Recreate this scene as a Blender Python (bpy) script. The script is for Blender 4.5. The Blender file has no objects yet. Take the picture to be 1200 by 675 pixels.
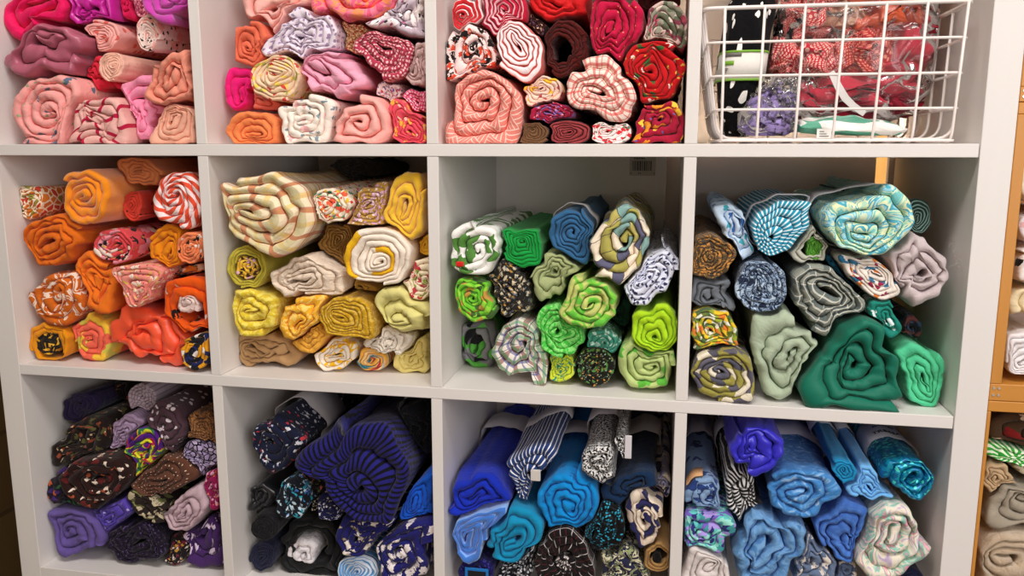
import bpy, math, random
import numpy as np
from mathutils import Vector

# ------------------------------------------------------------------ scene / camera
sc = bpy.context.scene
COL = sc.collection
sc.view_settings.view_transform = 'Standard'
sc.view_settings.look = 'None'
sc.view_settings.exposure = EXPOSURE = 0.0
sc.view_settings.gamma = 1.0
sc.view_settings.use_curve_mapping = False

HZ = 1.085                       # height of the upper shelf above the floor
CAM = np.array([1.0245, -1.1123, HZ + 0.0044])
YAW, PITCH, FPX = 0.1885, -0.1701, 961.93
cy_, sy_, cp_, sp_ = math.cos(YAW), math.sin(YAW), math.cos(PITCH), math.sin(PITCH)
FW = np.array([-sy_ * cp_, cy_ * cp_, sp_]); RT = np.array([cy_, sy_, 0.0]); UP = np.cross(RT, FW)
cd = bpy.data.cameras.new('camera'); cam = bpy.data.objects.new('camera', cd); COL.objects.link(cam)
cd.sensor_width = 36.0; cd.lens = 36.0 * FPX / 1200.0; cd.clip_start = 0.02
cam.location = CAM; cam.rotation_euler = (math.pi / 2 + PITCH, 0, YAW)
sc.camera = cam

def ray(px, py):
    a = (px - 600.0) / FPX; b = -(py - 337.5) / FPX
    return FW + a * RT + b * UP
def at(px, py, y):               # point of the vertical plane at depth y seen at a pixel
    d = ray(px, py); t = (y - CAM[1]) / d[1]
    return CAM + t * d
def floor_depth(px, py, z):      # depth where a pixel meets a horizontal plane
    d = ray(px, py); t = (z - CAM[2]) / d[2]
    return (CAM + t * d)[1]

# ------------------------------------------------------------------ helpers
def tag(o, label=None, cat=None, group=None, kind=None):
    if label: o['label'] = label
    if cat: o['category'] = cat
    if group: o['group'] = group
    if kind: o['kind'] = kind
    return o
def link(name, verts, faces, mat, parent=None, loc=(0, 0, 0), smooth=False, uv=None):
    me = bpy.data.meshes.new(name)
    me.from_pydata([tuple(map(float, v)) for v in verts], [], faces)
    if smooth: me.polygons.foreach_set('use_smooth', [True] * len(me.polygons))
    if uv is not None:
        l = me.uv_layers.new(name='UVMap')
        vi = np.empty(len(me.loops), dtype=np.int32); me.loops.foreach_get('vertex_index', vi)
        l.data.foreach_set('uv', np.asarray(uv, dtype=np.float32)[vi].ravel())
    me.update()
    o = bpy.data.objects.new(name, me); COL.objects.link(o)
    o.location = loc
    if mat: me.materials.append(mat)
    if parent: o.parent = parent
    return o
def empty(name, loc):
    o = bpy.data.objects.new(name, None); COL.objects.link(o); o.location = loc; o.empty_display_size = .05
    return o
def link_fast(name, V, Q, extra, mat, parent, loc, uv):
    me = bpy.data.meshes.new(name); nv = len(V); nq = len(Q)
    ex = [f for f in extra]; tot = nq * 4 + sum(len(f) for f in ex)
    me.vertices.add(nv); me.vertices.foreach_set('co', np.asarray(V, np.float32).ravel())
    li = np.concatenate([np.asarray(Q, np.int32).ravel()] + [np.asarray(f, np.int32) for f in ex])
    me.loops.add(tot); me.loops.foreach_set('vertex_index', li)
    sz = np.array([4] * nq + [len(f) for f in ex], np.int32); st = np.concatenate([[0], np.cumsum(sz)[:-1]]).astype(np.int32)
    me.polygons.add(len(sz)); me.polygons.foreach_set('loop_start', st)
    me.polygons.foreach_set('use_smooth', np.ones(len(sz), bool))
    l = me.uv_layers.new(name='UVMap'); l.data.foreach_set('uv', np.asarray(uv, np.float32)[li].ravel())
    me.update(calc_edges=True); me.validate()
    o = bpy.data.objects.new(name, me); COL.objects.link(o); o.location = loc; me.materials.append(mat)
    if parent: o.parent = parent
    return o
class MB:
    def __init__(s): s.v = []; s.f = []
    def add(s, v, f):
        k = len(s.v); s.v += [tuple(map(float, p)) for p in v]; s.f += [tuple(i + k for i in q) for q in f]
    def box(s, x0, x1, y0, y1, z0, z1, b=0.0):
        b = min(b, (x1 - x0) * .45, (y1 - y0) * .45, (z1 - z0) * .45)
        if b <= 0:
            v = [(x, y, z) for x in (x0, x1) for y in (y0, y1) for z in (z0, z1)]
            s.add(v, [(0, 1, 3, 2), (4, 6, 7, 5), (0, 4, 5, 1), (2, 3, 7, 6), (0, 2, 6, 4), (1, 5, 7, 3)]); return
        import bmesh
        bm = bmesh.new(); bmesh.ops.create_cube(bm, size=1.0)
        for w in bm.verts:
            w.co = ((x0 + x1) / 2 + w.co.x * (x1 - x0), (y0 + y1) / 2 + w.co.y * (y1 - y0), (z0 + z1) / 2 + w.co.z * (z1 - z0))
        bmesh.ops.bevel(bm, geom=bm.edges[:], offset=b, segments=2, affect='EDGES', profile=.5)
        bm.verts.index_update()
        s.add([w.co[:] for w in bm.verts], [[q.index for q in f.verts] for f in bm.faces]); bm.free()
    def tube(s, pts, r, closed=False, n=8):
        P = [Vector(p) for p in pts]; m = len(P); v = []; f = []
        up = None
        for i, p in enumerate(P):
            a = P[(i - 1) % m] if (closed or i > 0) else p
            b = P[(i + 1) % m] if (closed or i < m - 1) else p
            t = (b - a).normalized()
            if up is None:
                up = Vector((0, 0, 1)) if abs(t.z) < .9 else Vector((0, 1, 0))
            x = (up - t * up.dot(t)).normalized(); up = x; y = t.cross(x)
            for k in range(n):
                c = 2 * math.pi * k / n
                v.append(p + (x * math.cos(c) + y * math.sin(c)) * r)
        for i in range(m if closed else m - 1):
            j = (i + 1) % m
            for k in range(n):
                f.append((i * n + k, i * n + (k + 1) % n, j * n + (k + 1) % n, j * n + k))
        if not closed:
            f.append(tuple(range(n - 1, -1, -1))); f.append(tuple((m - 1) * n + k for k in range(n)))
        s.add(v, f)
    def build(s, name, mat, parent=None, loc=(0, 0, 0), smooth=False):
        L = np.array(loc, float)
        o = link(name, [np.array(p) - L for p in s.v], s.f, mat, parent, loc if parent is None else (0, 0, 0), smooth)
        return o
def text_mesh(name, body, size, mat, parent, M, sx=1.0):
    cu = bpy.data.curves.new('t', 'FONT'); cu.body = body; cu.size = size; cu.align_x = 'CENTER'; cu.align_y = 'CENTER'; cu.extrude = .0002
    o = bpy.data.objects.new('t', cu); COL.objects.link(o)
    bpy.context.view_layer.update()
    me = bpy.data.meshes.new_from_object(o.evaluated_get(bpy.context.evaluated_depsgraph_get()))
    V = [M(v.co.x * sx, v.co.y, v.co.z) for v in me.vertices]; F = [tuple(p.vertices) for p in me.polygons]
    bpy.data.objects.remove(o); bpy.data.curves.remove(cu); bpy.data.meshes.remove(me)
    return link(name, V, F, mat, parent)

# ------------------------------------------------------------------ materials
def lin(h):
    if not isinstance(h, str): return (*h[:3], 1)
    h = h.lstrip('#'); o = []
    for i in (0, 2, 4):
        c = int(h[i:i + 2], 16) / 255
        o.append(c / 12.92 if c <= .04045 else ((c + .055) / 1.055) ** 2.4)
    return (*o, 1)
class NB:
    """thin wrapper that builds a procedural node material"""
    def __init__(s, name):
        s.m = bpy.data.materials.new(name); s.m.use_nodes = True
        s.t = s.m.node_tree; s.b = s.t.nodes['Principled BSDF']
        s.out = s.t.nodes['Material Output']; s.rnd = random.Random(name)
    def n(s, ty, **k):
        o = s.t.nodes.new(ty)
        for a, b in k.items(): setattr(o, a, b)
        return o
    def c(s, a, b):
        if hasattr(a, 'is_output'): s.t.links.new(a, b)
        else: b.default_value = a
    def math(s, op, a, b=0.0, cl=False):
        o = s.n('ShaderNodeMath', operation=op, use_clamp=cl); s.c(a, o.inputs[0]); s.c(b, o.inputs[1]); return o.outputs[0]
    def mix(s, f, a, b):
        o = s.n('ShaderNodeMix', data_type='RGBA'); s.c(f, o.inputs[0])
        s.c(lin(a) if isinstance(a, str) else a, o.inputs[6]); s.c(lin(b) if isinstance(b, str) else b, o.inputs[7]); return o.outputs[2]
    def uv(s, rot=0.0, off=True, sc_=1.0):
        u = s.n('ShaderNodeUVMap'); mp = s.n('ShaderNodeMapping')
        if off: mp.inputs[1].default_value = (s.rnd.uniform(0, 5), s.rnd.uniform(0, 5), 0)
        mp.inputs[2].default_value = (0, 0, math.radians(rot)); mp.inputs[3].default_value = (1 / sc_, 1 / sc_, 1)
        s.c(u.outputs[0], mp.inputs[0]); return mp.outputs[0]
    def noise(s, v, scale, det=2.0, rough=.5, dist=0.0, dim='2D'):
        o = s.n('ShaderNodeTexNoise', noise_dimensions=dim); s.c(v, o.inputs['Vector'])
        o.inputs['Scale'].default_value = scale; o.inputs['Detail'].default_value = det
        o.inputs['Roughness'].default_value = rough; o.inputs['Distortion'].default_value = dist
        return o
    def vor(s, v, scale, feat='F1', rand=1.0, dim='2D'):
        o = s.n('ShaderNodeTexVoronoi', voronoi_dimensions=dim, feature=feat); s.c(v, o.inputs['Vector'])
        o.inputs['Scale'].default_value = scale; o.inputs['Randomness'].default_value = rand; return o
    def warp(s, v, scale, amt):
        no = s.noise(v, scale, 2)
        a = s.n('ShaderNodeVectorMath', operation='SUBTRACT'); s.c(no.outputs[1], a.inputs[0]); a.inputs[1].default_value = (.5, .5, .5)
        b = s.n('ShaderNodeVectorMath', operation='SCALE'); s.c(a.outputs[0], b.inputs[0]); b.inputs['Scale'].default_value = amt
        d = s.n('ShaderNodeVectorMath', operation='ADD'); s.c(v, d.inputs[0]); s.c(b.outputs[0], d.inputs[1]); return d.outputs[0]
    def ramp(s, f, cols, const=True, lo=0.0, hi=1.0):
        o = s.n('ShaderNodeValToRGB'); e = o.color_ramp
        e.interpolation = 'CONSTANT' if const else 'LINEAR'
        k = len(cols)
        while len(e.elements) < k: e.elements.new(.5)
        for i, c in enumerate(cols):
            e.elements[i].position = lo + (hi - lo) * (i / k if const else i / max(1, k - 1)); e.elements[i].color = lin(c)
        s.c(f, o.inputs[0]); return o.outputs[0]
    def xy(s, v):
        o = s.n('ShaderNodeSeparateXYZ'); s.c(v, o.inputs[0]); return o.outputs[0], o.outputs[1]
    def band(s, x, period, duty, off=0.0):
        a = s.math('FRACT', s.math('ADD', s.math('DIVIDE', x, period), off)); return s.math('LESS_THAN', a, duty)
    def finish(s, col, rough=.85, sheen=.12, wr=.27, wscale=75, spec=.15, metal=0.0, weave=.06, coat=0.0):
        hs = s.n('ShaderNodeHueSaturation'); hs.inputs['Saturation'].default_value = CSAT; hs.inputs['Value'].default_value = CVAL
        s.c(lin(col) if isinstance(col, str) else col, hs.inputs['Color']); s.c(hs.outputs[0], s.b.inputs['Base Color'])
        s.b.inputs['Roughness'].default_value = rough; s.b.inputs['Sheen Weight'].default_value = sheen
        s.b.inputs['Sheen Roughness'].default_value = .5
        s.b.inputs['Specular IOR Level'].default_value = spec; s.b.inputs['Metallic'].default_value = metal
        s.b.inputs['Coat Weight'].default_value = coat
        v = s.uv()
        n1 = s.noise(v, wscale, 3, .55, .6); n2 = s.noise(v, 900, 1)
        h = s.math('ADD', s.math('MULTIPLY', n1.outputs[0], 1.0), s.math('MULTIPLY', n2.outputs[0], weave))
        bp = s.n('ShaderNodeBump'); bp.inputs['Strength'].default_value = wr; bp.inputs['Distance'].default_value = .008
        s.c(h, bp.inputs['Height']); s.c(bp.outputs[0], s.b.inputs['Normal'])
        return s.m
CSAT, CVAL = 1.0, 1.28
_mc = 0
def _nm(k):
    global _mc
    _mc += 1; return '%s_%d' % (k, _mc)
def solid(c, var=.12, **k):
    b = NB(_nm('cloth')); v = b.uv(); no = b.noise(v, 30, 3)
    hs = b.n('ShaderNodeHueSaturation'); hs.inputs['Color'].default_value = lin(c)
    b.c(b.math('ADD', b.math('MULTIPLY', no.outputs[0], var * 2), 1 - var), hs.inputs['Value'])
    return b.finish(hs.outputs[0], **k)
def fleece(c, **k): return solid(c, var=.2, sheen=.6, weave=.5, rough=.95, **k)
def satin(c, **k):
    q = dict(rough=.36, sheen=.1, wr=.12, wscale=28, spec=.6, weave=0.0); q.update(k); return solid(c, var=.05, **q)
def stripes(c1, c2, period, duty=.5, axis='u', wob=.0, extra=(), rot=0, **k):
    b = NB(_nm('striped_cloth')); v = b.uv(rot)
    if wob: v = b.warp(v, 25, wob)
    x, y = b.xy(v); col = b.mix(b.band(x if axis == 'u' else y, period, duty), c2, c1)
    for c, p, d, o in extra: col = b.mix(b.band(x if axis == 'u' else y, p, d, o), col, c)
    return b.finish(col, **k)
def edged(c1, c2, w, **k):
    """cloth whose fold crests (the roll's end) differ from the rest"""
    b = NB(_nm('edged_cloth')); x, y = b.xy(b.uv(0, False))
    return b.finish(b.mix(b.math('LESS_THAN', b.math('ABSOLUTE', y), w), c1, c2), **k)
def plaid(base, bars, alpha=.75, **k):
    """bars: colour, axis, period, duty, offset"""
    b = NB(_nm('plaid_cloth')); v = b.uv(0, True, .6); x, y = b.xy(v); col = lin(base)
    for c, ax, p, d, o in bars:
        f = b.math('MULTIPLY', b.band(x if ax == 'u' else y, p, d, o), alpha); col = b.mix(f, col, c)
    return b.finish(col, **k)
def dots(base, c, size, r=.28, rand=.25, **k):
    b = NB(_nm('dotted_cloth')); v = b.uv(0, True, .62); d = b.vor(v, 1 / size, rand=rand)
    return b.finish(b.mix(b.math('LESS_THAN', d.outputs['Distance'], r), base, c), **k)
def floral(base, layers, size=.02, petal=.5, base2=None, **k):
    """layers: colour, radius, presence, relative size"""
    b = NB(_nm('printed_cloth')); col = lin(base)
    if base2:
        v = b.uv(); col = b.mix(b.math('GREATER_THAN', b.noise(v, .7 / size, 2).outputs[0], .54), base, base2)
    for c, r, p, rs in layers:
        v = b.uv(0, True, .65); sz = size * rs; d = b.vor(v, 1 / sz)
        no = b.noise(v, 3.0 / sz, 1)
        dd = b.math('ADD', d.outputs['Distance'], b.math('MULTIPLY', b.math('SUBTRACT', no.outputs[0], .5), petal))
        m = b.math('LESS_THAN', dd, r)
        sx = b.n('ShaderNodeSeparateColor'); b.c(d.outputs['Color'], sx.inputs[0])
        m = b.math('MULTIPLY', m, b.math('LESS_THAN', sx.outputs[0], p)); col = b.mix(m, col, c)
    return b.finish(col, **k)
def patch(cols, size=.02, wob=.6, line=None, lw=.05, **k):
    b = NB(_nm('patchwork_print')); v = b.uv(0, True, .65)
    if wob: v = b.warp(v, 1.2 / size, size * wob)
    d = b.vor(v, 1 / size); sx = b.n('ShaderNodeSeparateColor'); b.c(d.outputs['Color'], sx.inputs[0])
    col = b.ramp(sx.outputs[0], cols)
    if line:
        e = b.vor(v, 1 / size, 'DISTANCE_TO_EDGE'); col = b.mix(b.math('LESS_THAN', e.outputs['Distance'], lw), col, line)
    return b.finish(col, **k)
def camo(cols, size=.03, const=True, dist=1.0, lo=.3, hi=.7, det=2.0, **k):
    b = NB(_nm('marbled_print')); v = b.uv(0, True, .65); no = b.noise(v, 1 / size, det, .5, dist)
    return b.finish(b.ramp(no.outputs[0], cols, const, lo, hi), **k)
def speck(base, c, size=.004, thr=.62, **k):
    b = NB(_nm('flecked_cloth')); v = b.uv(); no = b.noise(v, 1 / size, 2)
    return b.finish(b.mix(b.math('GREATER_THAN', no.outputs[0], thr), base, c), **k)
def sequin(c1, c2, c3, size=.004, metal=.35):
    b = NB(_nm('sequin_cloth')); v = b.uv(); d = b.vor(v, 1 / size); sx = b.n('ShaderNodeSeparateColor'); b.c(d.outputs['Color'], sx.inputs[0])
    col = b.ramp(sx.outputs[0], [c1, c1, c2, c1, c2, c3], True)
    b.finish(col, rough=.3, sheen=0, spec=.6, metal=metal)
    nm = b.n('ShaderNodeBump'); nm.inputs['Strength'].default_value = .5; nm.inputs['Distance'].default_value = .0012
    b.c(sx.outputs[1], nm.inputs['Height']); b.c(nm.outputs[0], b.b.inputs['Normal']); return b.m
def weave_print(base, c, cell=.03, lw=.12, n=4):
    """basket weave of line bundles"""
    b = NB(_nm('basketweave_print')); v = b.uv(45, True, .75); x, y = b.xy(v)
    cx = b.math('FLOOR', b.math('DIVIDE', x, cell)); cyy = b.math('FLOOR', b.math('DIVIDE', y, cell))
    par = b.math('ABSOLUTE', b.math('MODULO', b.math('ADD', cx, cyy), 2.0))
    l1 = b.band(x, cell / n, lw * 2); l2 = b.band(y, cell / n, lw * 2)
    s = b.math('ADD', b.math('MULTIPLY', par, l1), b.math('MULTIPLY', b.math('SUBTRACT', 1.0, par), l2))
    return b.finish(b.mix(b.math('MULTIPLY', s, .75), base, c))
def plain(name, c, rough=.5, spec=.4, metal=0.0, bump=0.0, bscale=200, var=.04, grain=None):
    b = NB(name); tc = b.n('ShaderNodeTexCoord'); no = b.n('ShaderNodeTexNoise'); no.inputs['Scale'].default_value = bscale if not grain else 1.0
    if grain:
        mp = b.n('ShaderNodeMapping'); mp.inputs[3].default_value = grain; b.c(tc.outputs['Object'], mp.inputs[0]); b.c(mp.outputs[0], no.inputs['Vector'])
        no.inputs['Detail'].default_value = 5; no.inputs['Distortion'].default_value = .6
    else: b.c(tc.outputs['Object'], no.inputs['Vector'])
    hs = b.n('ShaderNodeHueSaturation'); hs.inputs['Color'].default_value = lin(c)
    b.c(b.math('ADD', b.math('MULTIPLY', no.outputs[0], var * 2), 1 - var), hs.inputs['Value'])
    b.c(hs.outputs[0], b.b.inputs['Base Color']); b.b.inputs['Roughness'].default_value = rough
    b.b.inputs['Specular IOR Level'].default_value = spec; b.b.inputs['Metallic'].default_value = metal
    if bump:
        bp = b.n('ShaderNodeBump'); bp.inputs['Strength'].default_value = bump; bp.inputs['Distance'].default_value = .002
        b.c(no.outputs[0], bp.inputs['Height']); b.c(bp.outputs[0], b.b.inputs['Normal'])
    return b.m
def plastic(name, tint='#ffffff', gl=.0, op=.03):
    """clear crinkled film: mostly see-through with sharp highlights"""
    b = NB(name); tc = b.n('ShaderNodeTexCoord')
    no = b.n('ShaderNodeTexNoise'); no.inputs['Scale'].default_value = 9; no.inputs['Detail'].default_value = 2; no.inputs['Distortion'].default_value = 1.2
    b.c(tc.outputs['Object'], no.inputs['Vector'])
    bp = b.n('ShaderNodeBump'); bp.inputs['Strength'].default_value = .8; bp.inputs['Distance'].default_value = .02; b.c(no.outputs[0], bp.inputs['Height'])
    tr = b.n('ShaderNodeBsdfTransparent'); tr.inputs[0].default_value = lin(tint)
    g = b.n('ShaderNodeBsdfGlossy'); g.inputs['Roughness'].default_value = .12; b.c(bp.outputs[0], g.inputs['Normal'])
    d = b.n('ShaderNodeBsdfDiffuse'); d.inputs[0].default_value = lin('#e8e2e4')
    fr = b.n('ShaderNodeFresnel'); fr.inputs[0].default_value = 1.5; b.c(bp.outputs[0], fr.inputs['Normal'])
    m1 = b.n('ShaderNodeMixShader'); b.c(b.math('ADD', fr.outputs[0], gl, True), m1.inputs[0]); b.c(tr.outputs[0], m1.inputs[1]); b.c(g.outputs[0], m1.inputs[2])
    m2 = b.n('ShaderNodeMixShader'); m2.inputs[0].default_value = op; b.c(m1.outputs[0], m2.inputs[1]); b.c(d.outputs[0], m2.inputs[2])
    b.c(m2.outputs[0], b.out.inputs[0]); return b.m

M_white = plain('white_laminate', '#e6e2df', .45, .35, 0, .06, 60, .02, grain=(8, 8, 60))
M_whiteV = plain('white_laminate_upright', '#e6e2df', .45, .35, 0, .06, 60, .02, grain=(60, 60, 6))
M_paper = plain('white_paper', '#d9d6dc', .8, .2, 0, 0, 60, .03)
M_wire = plain('white_coated_wire', '#efe6e2', .35, .5)
M_pine = plain('orange_pine', '#c98a3c', .4, .4, 0, .1, 1, .22, grain=(40, 40, 3))
M_pineH = plain('orange_pine_rail', '#c98a3c', .4, .4, 0, .1, 1, .22, grain=(3, 40, 40))
M_ink = plain('black_ink', '#15151a', .7)

# ------------------------------------------------------------------ fabric rolls
class Wav:
    def __init__(s, rng, n=5, lo=.6, hi=1.8):
        k = rng.normal(size=(n, 3)); k /= np.linalg.norm(k, axis=1)[:, None]
        s.k = k * (rng.uniform(lo, hi, n) * 2 * math.pi / 2)[:, None]; s.p = rng.uniform(0, 6.28, n); s.n = n
    def __call__(s, x, y, z=0.0):
        r = 0
        for i in range(s.n): r = r + np.sin(s.k[i, 0] * x + s.k[i, 1] * y + s.k[i, 2] * z + s.p[i])
        return r / math.sqrt(s.n)

FR = dict(ox=0, oy=0, s=1)
CUB = dict()
def V(ox, oy, s): FR.update(ox=ox, oy=oy, s=s)
def pix(p): return (FR['ox'] + p[0] / FR['s'], FR['oy'] + p[1] / FR['s'])

X0, X4 = -0.0055, 1.4063; T = 0.0165; TO = 0.0378; TH = 0.0169; PZ1, PZ2 = .3492, .7018; DEPTH = .39
XD = [X0, .35, .70, 1.05, X4]
ZS = [HZ + .351, HZ, HZ - PZ1, HZ - PZ2, HZ - PZ2 - .351]
def cubby(c, r, group):
    flush()
    CUB.update(x0=XD[c - 1] + T / 2, x1=XD[c] - T / 2, z0=ZS[r] + TH / 2, z1=ZS[r - 1] - TH / 2, yb=DEPTH - .006, g=group)

def outline(shape, c):
    """closed pixel outline sampled by angle about its centre -> 120 (dx, dy) in pixels"""
    K = 120; ph = np.arange(K) * 2 * math.pi / K
    if isinstance(shape[0], tuple):
        P = np.array([pix(p) for p in shape])
        if c is None:
            x, y = P[:, 0], P[:, 1]; x2, y2 = np.roll(x, -1), np.roll(y, -1); cr = x * y2 - x2 * y
            A = cr.sum() / 2; c = np.array([((x + x2) * cr).sum() / (6 * A), ((y + y2) * cr).sum() / (6 * A)])
        else: c = np.array(pix(c))
        # densify, then take radius by angle
        Q = []
        for i in range(len(P)):
            a, b = P[i], P[(i + 1) % len(P)]
            for t in np.linspace(0, 1, 40, endpoint=False): Q.append(a + (b - a) * t)
        Q = np.array(Q) - c; an = np.mod(np.arctan2(Q[:, 1], Q[:, 0]), 2 * math.pi); rr = np.hypot(Q[:, 0], Q[:, 1])
        R = np.zeros(K)
        for i in range(K):
            d = np.abs(np.mod(an - ph[i] + math.pi, 2 * math.pi) - math.pi)
            w = d < .06
            R[i] = rr[w].max() if w.any() else rr[d.argmin()]
        ker = np.array([1, 2, 3, 2, 1.]); ker /= ker.sum()
        R = sum(np.roll(R, j - 2) * ker[j] for j in range(5))
        return c, np.stack([R * np.cos(ph), R * np.sin(ph)], 1)
    cx, cy, rx, ry = shape[:4]; rot = math.radians(shape[4] if len(shape) > 4 else 0); pw = shape[5] if len(shape) > 5 else 2.2
    c = np.array(pix((cx, cy))); rx /= FR['s']; ry /= FR['s']
    # ellipse-like outline, by angle
    a = ph - rot; R = 1.0 / ((np.abs(np.cos(a)) / rx) ** pw + (np.abs(np.sin(a)) / ry) ** pw) ** (1 / pw)
    return c, np.stack([R * np.cos(ph), R * np.sin(ph)], 1)

SEED = [100]; TURNS = 1.25
PLACED = []; DBG = False
def polar_table(o, ctr, y):
    """largest radius by angle of a finished roll (with its bands), seen along its axis"""
    K = 180; R = np.zeros(K)
    for q in [o] + list(o.children):
        co = np.empty(len(q.data.vertices) * 3, np.float32); q.data.vertices.foreach_get('co', co); co = co.reshape(-1, 3).astype(float)
        co[:, 0] += o.location[0] - ctr[0]; co[:, 2] += o.location[2] - ctr[2]
        a = np.mod(np.arctan2(co[:, 2], co[:, 0]), 2 * math.pi); b = np.minimum((a / (2 * math.pi) * K).astype(int), K - 1)
        np.maximum.at(R, b, np.hypot(co[:, 0], co[:, 2]))
    R = np.maximum(R, np.maximum(np.roll(R, 1), np.roll(R, -1)) * .97)
    return R
def inside(x, z, A, eps):
    dx, dz = x - A['ctr'][0], z - A['ctr'][2]; K = len(A['R'])
    a = np.mod(np.arctan2(dz, dx), 2 * math.pi) / (2 * math.pi) * K - .5
    i0 = np.floor(a).astype(int) % K; f = a - np.floor(a)
    return np.hypot(dx, dz) < A['R'][i0] * (1 - f) + A['R'][(i0 + 1) % K] * f + eps
def make_roll(mat, shape, y, n, c=None, flat=.75, wob=.09, puff=.9, cone=.0, L=None, tilt=(0, 0), taper=.05, lump=.06, hole=.0, fill=.94, crease=1.0, kink=1.0, grow=None, seed=None, parent=None, name='fabric_roll', dirn=None):
    SEED[0] += 1; rng = np.random.default_rng(seed if seed is not None else SEED[0])
    C, O = outline(shape, c)
    if n < 6: n = n * TURNS
    O = O * (grow or (1.02 + .30 / n))
    zf = CUB['z0']
    if y == 'f':
        low = O[:, 1].argmax(); y = float(np.clip(floor_depth(C[0] + O[low, 0], C[1] + O[low, 1], zf + .002), .006, .14))
    ctr = at(C[0], C[1], y)
    W = np.array([at(C[0] + o[0], C[1] + o[1], y) - ctr for o in O])[:, [0, 2]]
    rm = float(np.hypot(W[:, 0], W[:, 1]).mean())
    # main axis of the flattened core
    cov = W.T @ W; ev, evec = np.linalg.eigh(cov); ax = evec[:, 1]; a_, b_ = math.sqrt(ev[1] * 2 / len(W)), math.sqrt(ev[0] * 2 / len(W))
    e = flat * max(0, a_ - b_); psi = math.atan2(ax[1], ax[0])
    ang = np.unwrap(np.arctan2(W[:, 1], W[:, 0]))          # decreasing (image y is down)
    order = np.argsort(np.mod(ang, 2 * math.pi)); tab = np.mod(ang, 2 * math.pi)[order]; Wt = W[order]
    tabx = np.concatenate([tab - 2 * math.pi, tab, tab + 2 * math.pi]); Wx = np.concatenate([Wt] * 3)
    def Of(phi):
        p = np.mod(phi, 2 * math.pi); return np.stack([np.interp(p, tabx, Wx[:, 0]), np.interp(p, tabx, Wx[:, 1])], -1)
    # press the roll against the neighbours already lying there
    NA = 240; pa = np.arange(NA) * 2 * math.pi / NA; fa = np.ones(NA)
    near = [] if parent is not None else [A for A in PLACED if math.hypot(A['ctr'][0] - ctr[0], A['ctr'][2] - ctr[2]) < A['R'].max() + np.hypot(W[:, 0], W[:, 1]).max() * 1.3]
    wO = Of(pa)
    for A in near:
        for j_, tq in enumerate(np.linspace(1.08, .12, 54)):
            m_ = (fa >= tq - .0001) & inside(ctr[0] + wO[:, 0] * tq, ctr[2] + wO[:, 1] * tq, A, .0024)
            fa = np.where(m_, np.minimum(fa, max(tq - .018, .12)), fa)
    if fa.min() < .2 and DBG: print('SQUEEZED', name, fa.min(), ctr, y)
    for _ in range(2): fa = np.minimum(fa, (np.roll(fa, 1) + fa * 2 + np.roll(fa, -1)) / 4)
    nz = [Wav(rng), Wav(rng), Wav(rng, 5, .8, 2.4), Wav(rng, 4, .3, 1.0), Wav(rng), Wav(rng), Wav(rng, 5, .5, 1.6)]
    off = rng.normal(size=2) * .17 * rm
    pax = np.append(pa, 2 * math.pi); fax = np.append(fa, fa[0])
    N = int(n * 66) + 30
    t = np.linspace(0, 1, N); d = dirn or (1 if rng.random() < .5 else -1); p0 = rng.uniform(0, 6.28)
    phi = p0 + d * 2 * math.pi * n * t
    tt = t ** .96
    sS = hole + (1 - hole) * (tt * (1 - .5 / (n + .3)))
    dl = .5 * fill * (1 - hole) / (n + .3)
    nk = rng.integers(3, 6); kth = rng.uniform(0, 6.28, nk); kam = rng.uniform(-.05, .11, nk) * kink; kw = rng.uniform(.15, .45, nk)
    def P2(s_, phi_, yy):
        s_ = np.clip(s_, 0, None); w = Of(phi_)
        mean = rm * np.stack([np.cos(phi_), np.sin(phi_)], -1)
        bl = np.clip(s_ * 1.3, 0, 1)[..., None]
        p = (s_ / 1.0)[..., None] * (w * bl + mean * (1 - bl) * min(1, b_ / rm)) 
        p = p + (e * np.clip(1 - s_, 0, 1) * np.cos(phi_ - psi))[..., None] * ax + off * np.clip(1 - s_, 0, 1)[..., None]
        kk = 0
        for i_ in range(len(kth)):
            dphi = np.abs(np.mod(phi_ - kth[i_] + .5 * s_ + math.pi, 2 * math.pi) - math.pi); kk = kk + kam[i_] * np.exp(-dphi / kw[i_])
        p = p * (1 - kk * np.clip(s_ * 4, 0, 1) * np.clip((1.05 - s_) * 3.5, 0, 1))[..., None]
        x, z = p[..., 0] / rm, p[..., 1] / rm; f = np.clip(1.15 - s_ * .75, .3, 1.)
        dx = nz[0](x * 1.6, z * 1.6, yy / rm * .5) * wob * rm * f; dz = nz[1](x * 1.6, z * 1.6, yy / rm * .5) * wob * rm * f
        f2 = np.clip((1.1 - s_) * 3, .25, 1) * wob * .30 * rm
        dx = dx + nz[4](x * 4.2, z * 4.2, yy / rm * .7) * f2; dz = dz + nz[5](x * 4.2, z * 4.2, yy / rm * .7) * f2
        p = np.stack([p[..., 0] + dx, p[..., 1] + dz], -1)
        an_ = np.mod(np.arctan2(p[..., 1], p[..., 0]), 2 * math.pi)
        return p * np.interp(an_, pax, fax)[..., None]
    if L is None: L = CUB['yb'] - y
    L = min(L, CUB['yb'] - y)
    thick = dl * rm
    st = np.array([.004, .012, .025, .042, .065, .09, .12, .155, .2, .25, 1.0]); st[-1] = L; st = np.minimum(st, L)
    dp = min(puff * thick * 1.15, .012)
    arc = np.linspace(0, math.pi, 7)
    full = np.clip((t - (1 - 1.12 / n)) * 40, 0, 1)               # last turn runs the whole length
    colsP = []; colsY = []; colsV = []
    pm = P2(sS, phi, np.zeros(N)); ul = np.concatenate([[0], np.cumsum(np.hypot(*np.diff(pm, axis=0).T))])
    rid = 1 - np.abs(nz[6](ul / .015, t * 0, 0)); rid = np.clip(rid, -.6, 1)           # sharp pleats along the layer
    dlv = dl * (1 - .13 * crease * np.clip(rid, 0, 1) * np.clip((1 - t) * 6, .3, 1))
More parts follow.
